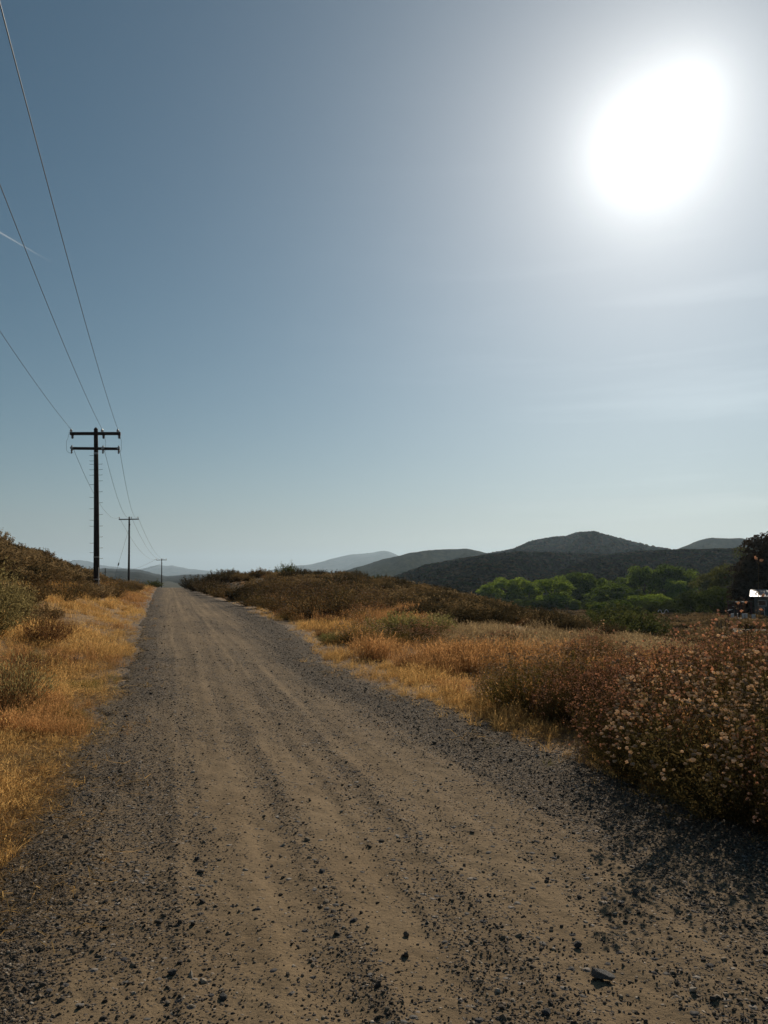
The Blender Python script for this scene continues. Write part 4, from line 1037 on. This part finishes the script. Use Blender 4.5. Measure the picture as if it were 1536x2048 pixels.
a = Acc(); box(a, (.155, -.10, 0.75), (.035, .035, 1.5)); link('ground_wire_guard', a.mesh('ground_wire_guard', M_tagp), p1)

def simple_pole(px, D, top, base_z, label, armw, lean=0, r=.14):
    t, H, X = pole_thing(px, D, top, base_z, label, r=r); t.rotation_euler = (0, R(lean), 0)
    a = Acc(); box(a, (0, -.17, 0), (armw, .12, .15)); link('crossarm', a.mesh('crossarm', M_wood), t, (0, 0, H - .42))
    xs = (-armw / 2 + .06, armw * .13, armw / 2 - .12)
    for ax in xs: link('insulator', I_pin, t, (ax, -.17, H - .34)).scale = (1, 1, 1.3)
    return t, H, X, xs
p2, H2, X2, xs2 = simple_pole(257, 112, 1033, hz1(at(257, 112), 112), 'second wooden pole with one crossarm further along the verge', 2.9, -1.0)
z3 = hz1(at(323, 212), 212)
p3, H3, X3, xs3 = simple_pole(323.5, 212, 1117, z3, 'small third pole beyond the crest at the end of the road', 2.9, -1.2)
a = Acc(); box(a, (0.12, -.1, H2 - 1.2), (.12, .12, .3)); link('bracket', a.mesh('bracket', M_dark), p2)
D4 = 330; X4 = at(209.5, D4)
t4, H4, X4_ = pole_thing(209.5, D4, 1136, hz1(X4, D4), 'tiny far pole standing on the left beside the blue hill', r=.2)
t4.name = 'utility_pole.003'
def wire(A, B, sag, label, group, r=.011, n=40):
    A, B = np.array(A, float), np.array(B, float); t = np.linspace(0, 1, n)[:, None]
    P = A * (1 - t) + B * t; P[:, 2] -= sag * 4 * (t * (1 - t))[:, 0]
    a = Acc(); tube(a, P, r, 5); o = link('power_line', a.mesh('power_line', M_wire, True)); return tag(o, label, 'power line', group)
def top_in(t, x, y, z):
    from mathutils import Matrix
    return np.array(Matrix.LocRotScale(t.location, t.rotation_euler, None) @ Vector((x, y, z)))
A1 = [top_in(p1, ax, -.17, za + .26 - ax * .025) for ax in arm_x]
B1 = [top_in(p1, ax + .06, -.1, zb_ + .1 - ax * .035) for ax in arm_x]
C2 = [top_in(p2, ax, -.17, H2 - .1) for ax in xs2]
C3 = [top_in(p3, ax, -.17, H3 - .1) for ax in xs3]
# the wires come over from a pole behind the camera: each passes a sighted point
names = ('left', 'middle', 'right')
for k, (q, off) in enumerate(zip(((0, 662), (0, 368), (0, 0)), (0, 0, 0))):
    T_ = A1[k]; S_ = T_ + np.array([19.8 - .0 * k, -67, 0.2])
    d = np.array(raydir(*q)); best = None                    # tune sag and lateral start so that the wire crosses the sighted ray
    yy = np.linspace(4, 40, 400); tpar = (T_[1] - yy) / (T_[1] - S_[1])
    sag = 1.15
    for sx in np.linspace(14, 26, 121):
        Xw = T_[0] + sx * tpar; Zw = T_[2] + .2 * tpar - sag * 4 * tpar * (1 - tpar)
        e = np.hypot(Xw / yy - d[0] / d[1], (Zw - EYE) / yy - d[2] / d[1]); i = e.argmin()
        if best is None or e[i] < best[0]: best = (e[i], sx)
    S_ = T_ + np.array([best[1], -67, .2])
    wire(S_, T_, sag, '%s overhead wire sweeping from the top left to the near pole' % ('leftmost', 'middle', 'rightmost')[k], 'power lines from the near pole towards the viewer', .009)
for k in range(3):
    wire(B1[k], C2[k], 1.5, '%s thin wire sagging from the near pole to the second pole' % ('left', 'middle', 'right')[k], 'power lines between first and second pole', .011)
for k in range(3):
    wire(C2[k], C3[k], 2.0, '%s faint wire from the second pole down to the third' % ('left', 'middle', 'right')[k], 'power lines between second and third pole', .016)
e4 = (X4_, D4, t4.location.z + H4 - .2)
wire(C3[0], e4, 2.2, 'upper faint wire running left from the third pole to the tiny far pole', 'power lines beyond the third pole', .022)
wire(C3[1] - [0, 0, 1.2], np.array(e4) - [0, 0, 1.5], 1.6, 'lower faint wire running left from the third pole to the tiny far pole', 'power lines beyond the third pole', .022)
# guy wire on pole 2 with its strain insulator
ga = top_in(p2, -.1, 0, H2 - 2.0); gx = at(220, 112); gb = np.array([gx, 112.5, hz1(gx, 112.5) - .1])
a = Acc(); tube(a, [ga, gb], .014, 5); gw = link('guy_wire', a.mesh('guy_wire', M_wire)); tag(gw, 'slanting guy wire staying the second pole to the ground', 'guy wire')
tt = .58; gp = ga * (1 - tt) + gb * tt; dd = unit(gb - ga)
a = Acc(); tube(a, [gp - dd * .3, gp - dd * .1, gp + dd * .1, gp + dd * .3], [.03, .09, .09, .03], 8); link('strain_insulator', a.mesh('strain_insulator', M_dark, True), gw)

# ------------------------------------------------------------------ house on the right with its garden things
def house():
    D = 92; zb = zat(1520, 1243, D); X0 = at(1501, D); z_e = zat(1520, 1194, D); z_r = zat(1520, 1183, D)
    zg = hz1(X0 + 3, D)
    t = empty('house', (X0, D, min(zb, zg)), -R(27), 'grey house with shiny metal roof at the right picture edge', 'house')
    hb = z_e - min(zb, zg); W, Dp = 9.0, 6.0
    Mw = plain('grey_siding', (.13, .135, .125), .8, var=.15); Mr = plain('metal_roof', (.07, .085, .11), .6, 0, .15, nscale=.5)
    Mglint = plain('glint_paint', (.5, .52, .55), .5, .5, .1)
    Mf = plain('white_frame', (.55, .55, .52), .6); Mg = plain('window_glass', (.03, .035, .04), .08, 0, .1, spec=.9); Md = plain('dark_trim', (.05, .045, .04), 1.0, spec=0)
    a = Acc(); box(a, (.35 + W / 2, Dp / 2, hb / 2), (W, Dp, hb)); link('wall', a.mesh('wall', Mw), t)
    n = int(hb / .2)
    for k in range(n):                                    # lap boards, each its own piece
        a = Acc(); box(a, (.35 + W / 2, -.012, .1 + k * .2), (W, .024, .185)); link('siding_board', a.mesh('siding_board', Mw), t)
    zr = z_r - min(zb, zg)
    a = Acc(); V = [(-.1, -.6, hb - .02), (W + .9, -.6, hb - .02), (W + .9, Dp / 2, zr + .1), (-.1, Dp / 2, zr + .1), (-.1, Dp + .6, hb - .02), (W + .9, Dp + .6, hb - .02)]
    V = V + [(x, y, z + .09) for x, y, z in V]
    a.add(V, [(0, 1, 2, 3), (3, 2, 5, 4), (6, 9, 8, 7), (9, 10, 11, 8), (0, 6, 7, 1), (4, 5, 11, 10), (0, 3, 9, 6), (3, 4, 10, 9), (1, 7, 8, 2), (2, 8, 11, 5)])
    ro = link('roof', a.mesh('roof', Mr), t)
    a = Acc(); th_ = (zr + .12 - hb) / (Dp / 2 + .6)  # painted sun glint: a pale quad laid on the roof's left end
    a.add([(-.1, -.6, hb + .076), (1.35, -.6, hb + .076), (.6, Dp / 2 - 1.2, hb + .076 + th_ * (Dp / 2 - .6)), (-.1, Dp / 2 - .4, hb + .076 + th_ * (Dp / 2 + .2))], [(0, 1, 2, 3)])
    link('roof_glint', a.mesh('roof_glint', Mglint), ro)
    for k in range(16):
        x = .2 + k * .6; a = Acc(); L = math.hypot(Dp / 2 + .6, zr + .57 - hb)
        b0 = np.array([x, -.6, hb + .075]); b1 = np.array([x, Dp / 2, zr + .195]); tube(a, [b0, b1], .025, 4); link('roof_seam', a.mesh('roof_seam', Mr), ro)
    for cx_, cz, w_, h_ in ((1.2, hb - .72, .75, .55), (1.1, hb - 1.75, .5, .9), (3.4, hb - 1.0, 1.1, .9)):
        a = Acc(); box(a, (0, 0, h_ / 2 + .04), (w_ + .16, .06, .08)); box(a, (0, 0, -h_ / 2 - .04), (w_ + .16, .06, .08)); box(a, (-w_ / 2 - .04, 0, 0), (.08, .06, h_)); box(a, (w_ / 2 + .04, 0, 0), (.08, .06, h_))
        wn_ = link('window', a.mesh('window', Mf), t, (cx_, -.05, cz))
        a = Acc(); box(a, (0, 0.01, 0), (w_, .02, h_)); link('pane', a.mesh('pane', Mg), wn_)
    # open timber shelter on its left
    Mred = plain('red_brown_boards', (.09, .035, .028), .8, var=.3)
    Xs = at(1468, D - 3); s = empty('garden_shelter', (Xs, D - 3, hz1(Xs, D - 3)), 0, 'open red brown timber shelter left of the grey house', 'shelter')
    hs = zat(1480, 1204, D - 3) - s.location.z
    for x in (0, .9, 1.9):
        for y in (0, 1.6):
            a = Acc(); box(a, (x, y, hs / 2 - .1), (.12, .12, hs + .2)); link('post', a.mesh('post', Mred), s)
    a = Acc(); box(a, (.95, .8, hs + .04), (2.3, 2.0, .08)); link('roof_board', a.mesh('roof_board', Md), s)
    for k in range(6):
        a = Acc(); box(a, (.95, 1.62 + .06, .3 + k * .27), (2.0, .03, .24)); link('back_board', a.mesh('back_board', Mred), s)
    for k, (px, py, w_) in enumerate([(1474, 1204, .45), (1485, 1204, .35), (1467, 1213, .3), (1460, 1219, .35), (1457, 1221, .3)]):
        Xp = at(px, D - 3.4); z_ = zat(px, py, D - 3.4); zg_ = hz1(Xp, D - 3.4); zgs = z_ - zg_
        h_ = empty('garden_table', (Xp, D - 3.4, zg_), 0, 'small pale shelf table catching light beside the timber shelter', 'table', 'pale topped stands by the timber shelter')
        a = Acc(); box(a, (0, 0, zgs), (w_, .3, .04)); link('table_top', a.mesh('table_top', Mf), h_)
        for sx in (-1, 1):
            a = Acc(); box(a, (sx * (w_ / 2 - .03), 0, zgs / 2 - .02), (.04, .2, zgs)); link('leg', a.mesh('leg', Md), h_)
    # patio chairs
    cm = plain('pale_chair', (.5, .5, .5), .4)
    def chair(px, py, D_, rz, lab):
        Xp = at(px, D_); c = empty('garden_chair', (Xp, D_, zat(px, py, D_)), rz, lab, 'chair', 'pale chairs in front of the house')
        c.location.z = hz1(Xp, D_)
        a = Acc(); box(a, (0, 0, .42), (.45, .45, .04)); link('seat', a.mesh('seat', cm), c)
        a = Acc(); box(a, (0, .22, .68), (.45, .04, .5)); link('backrest', a.mesh('backrest', cm), c)
        for sx in (-1, 1):
            for sy in (-1, 1):
                a = Acc(); box(a, (sx * .2, sy * .2, .2), (.04, .04, .42)); link('leg', a.mesh('leg', cm), c)
    for k, (px, rz) in enumerate([(1466, .4), (1478, 1.2), (1486, -.5), (1496, .9), (1508, 2.0)]):
        chair(px, 1238, 84 - k * .4, rz, 'pale garden chair in the row before the house, %s' % ('leftmost', 'second from left', 'middle one', 'second from right', 'rightmost')[k])
house()
# white curved arches in the garden
def arches():
    Ms = plain('white_paint', (.78, .78, .76), .5)
    D = 120; X = at(1325, D); z = zat(1325, 1232, D); zg = hz1(X, D)
    t = empty('garden_arch', (X, D, zg), 0, 'small white double curved garden arch before the green trees', 'arch')
    top = zat(1325, 1220, D) - zg
    for s_, cx_ in ((-1, -.52), (1, .52)):
        a = Acc(); th = np.linspace(math.radians(0), math.radians(180), 14)
        P = np.stack([cx_ + .26 * np.cos(th), 0 * th, top - .3 + .32 * np.sin(th)], 1); tube(a, P, .045, 6); link('arch', a.mesh('arch', Ms, True), t)
        for q in (-1, 1):
            a = Acc(); tube(a, [(cx_ + q * .26, 0, 0), (cx_ + q * .26, 0, top - .3)], .02, 6); link('leg', a.mesh('leg', M_dark), t)
    a = Acc(); th = np.linspace(math.radians(180), math.radians(360), 10); tube(a, np.stack([.26 * np.cos(th), 0 * th, top - .36 + .14 * np.sin(th)], 1), .045, 6); link('middle_curve', a.mesh('middle_curve', Ms, True), t)
arches()
# dirt bank with fence stakes
Mst = plain('weathered_stake', (.10, .07, .05), .9)
for k, (px, py) in enumerate([(1432, 1236), (1441, 1238), (1449, 1240), (1456, 1243), (1420, 1240)]):
    D = 66; X = at(px, D); zg = hz1(X, D)
    a = Acc(); box(a, (0, 0, .45), (.07, .07, 1.1)); o = link('fence_stake', a.mesh('fence_stake', Mst), None, (X, D, zg)); o.rotation_euler = (0, R(random.uniform(-6, 6)), 0)
    tag(o, 'short weathered stake standing on the pale dirt bank before the dark trees', 'stake', 'stakes on the dirt bank')

# ------------------------------------------------------------------ rocks that can be told apart
def rock_mat(name, c): return plain(name, c, .8, var=.35, nscale=30, bump=.6)
Rd, Rp, Rb, Rg = rock_mat('dark_rock', (.07, .068, .068)), rock_mat('pale_rock', (.50, .42, .34)), rock_mat('brown_rock', (.15, .115, .085)), rock_mat('grey_rock', (.12, .115, .11))
def gpos(px, py):
    d = raydir(px, py); t = -EYE / d[2]; return d[0] * t, d[1] * t
for seed, px, py, sx, sz, mat, lab in [
    (1, 1203, 1950, .048, .45, Rg, 'largest flat jagged grey rock on the lower right of the road'),
    (2, 645, 1745, .023, .8, Rd, 'black rounded stone near the middle of the road'),
    (3, 491, 1742, .018, .7, Rp, 'pale cream pebble left of the road middle'),
    (4, 395, 1718, .018, .8, Rd, 'dark stone upper left of the pale cream pebble'),
    (5, 403, 1742, .022, .6, Rb, 'brown stone left of the pale cream pebble'),
    (6, 440, 1720, .016, .6, Rb, 'flat brown stone above the pale cream pebble'),
    (7, 512, 1822, .024, .5, Rd, 'flat dark stone below the pale cream pebble'),
    (8, 447, 1995, .021, .8, Rd, 'dark angular stone at the bottom left of the road'),
    (9, 345, 1945, .020, .8, Rd, 'dark stone among the rougher gravel bottom left'),
    (10, 708, 1843, .021, .7, Rd, 'dark stone below the black rounded stone'),
    (11, 1093, 2025, .018, .8, Rd, 'black stone near the bottom edge, left of the jagged rock'),
    (12, 1117, 1955, .012, .8, Rd, 'small black stone left of the jagged rock'),
    (13, 168, 1800, .024, .7, Rg, 'grey stone on the left dirt edge'),
    (14, 15, 1925, .030, .7, Rg, 'smooth grey stone at the left picture edge'),
    (15, 60, 1870, .024, .7, Rb, 'brown stone on the left dirt among loose gravel'),
    (16, 1155, 1890, .020, .7, Rd, 'dark stone above the jagged rock'),
    (17, 274, 1722, .018, .5, Rg, 'flat grey chip in the gravel left of the road middle'),
    (18, 812, 1870, .016, .7, Rb, 'brown stone in the middle of the lower road'),
    (19, 1000, 2040, .018, .7, Rd, 'dark stone at the bottom picture edge'),
    (20, 605, 1605, .014, .7, Rp, 'tiny pale pebble on the far part of the near track')]:
    V, F = stone_mesh(500 + seed, sz, ICO3, .05); x, y = gpos(px, py)
    V = V * (1 + .10 * fbm(V[:, :1] * 3 + seed, V[:, 1:2] * 3 + V[:, 2:] * 2, 3, seed))
    o = link('rock', mesh_np('rock', V, [F], mat), None, (x, y, hz1(x, y) + sx * sz * .2)); o.scale = (sx, sx, sx); o.rotation_euler = (0, 0, -.5 if seed == 1 else seed)
    if seed == 1: o.scale = (sx * 1.15, sx * .8, sx)
    tag(o, lab, 'rock', 'single stones lying on the road')
for seed, px, Y, s_, lab in [(31, 134, 14.2, .16, 'taller of two small rocks on the bare dirt left of the road'), (32, 157, 14.4, .13, 'lower of two small rocks on the bare dirt left of the road'), (33, 117, 12.6, .06, 'little dark stone in front of the two rocks on bare dirt')]:
    V, F = stone_mesh(500 + seed, .8, ICO3, .05); x = at(px, Y)
    o = link('rock', mesh_np('rock', V, [F], Rb), None, (x, Y, hz1(x, Y) + s_ * .2)); o.scale = (s_, s_, s_); tag(o, lab, 'rock')

# ------------------------------------------------------------------ contrail, high and outside the haze
def contrail():
    m, nt, out = newmat('ice_cloud')
    pos = N(nt, 'ShaderNodeTexCoord').outputs['Object']
    f = noise(nt, .004, 4, pos); t = N(nt, 'ShaderNodeAttribute', attribute_name='tint').outputs['Fac']
    al = N(nt, 'ShaderNodeMath', {0: t, 1: N(nt, 'ShaderNodeMapRange', {0: f, 1: .3, 2: .7, 3: .6, 4: 1}).outputs[0]}, operation='MULTIPLY').outputs[0]
    tr = N(nt, 'ShaderNodeBsdfTransparent'); d = N(nt, 'ShaderNodeBsdfTranslucent', {'Color': (.9, .9, .9, 1)})
    mx = N(nt, 'ShaderNodeMixShader', {0: al, 1: tr.outputs[0], 2: d.outputs[0]}); nt.links.new(mx.outputs[0], out.inputs[0])
    a = Acc(); D = 15000
    A = np.array([at(-60, D, 430), D, zat(-60, 430, D)]); B = np.array([at(112, D, 530), D, zat(112, 530, D)])
    n = 30; tt = np.linspace(0, 1, n); P = A[None] * (1 - tt[:, None]) + B[None] * tt[:, None]
    tube(a, P, np.linspace(26, 9, n), 8, cap=False)
    a.T = [np.repeat(np.clip(.20 * (1 - tt) ** 1.1 + .003, 0, 1), 8)]
    o = link('contrail', a.mesh('contrail', m, True)); tag(o, 'short faint white contrail in the sky at the left picture edge', 'contrail')
contrail()
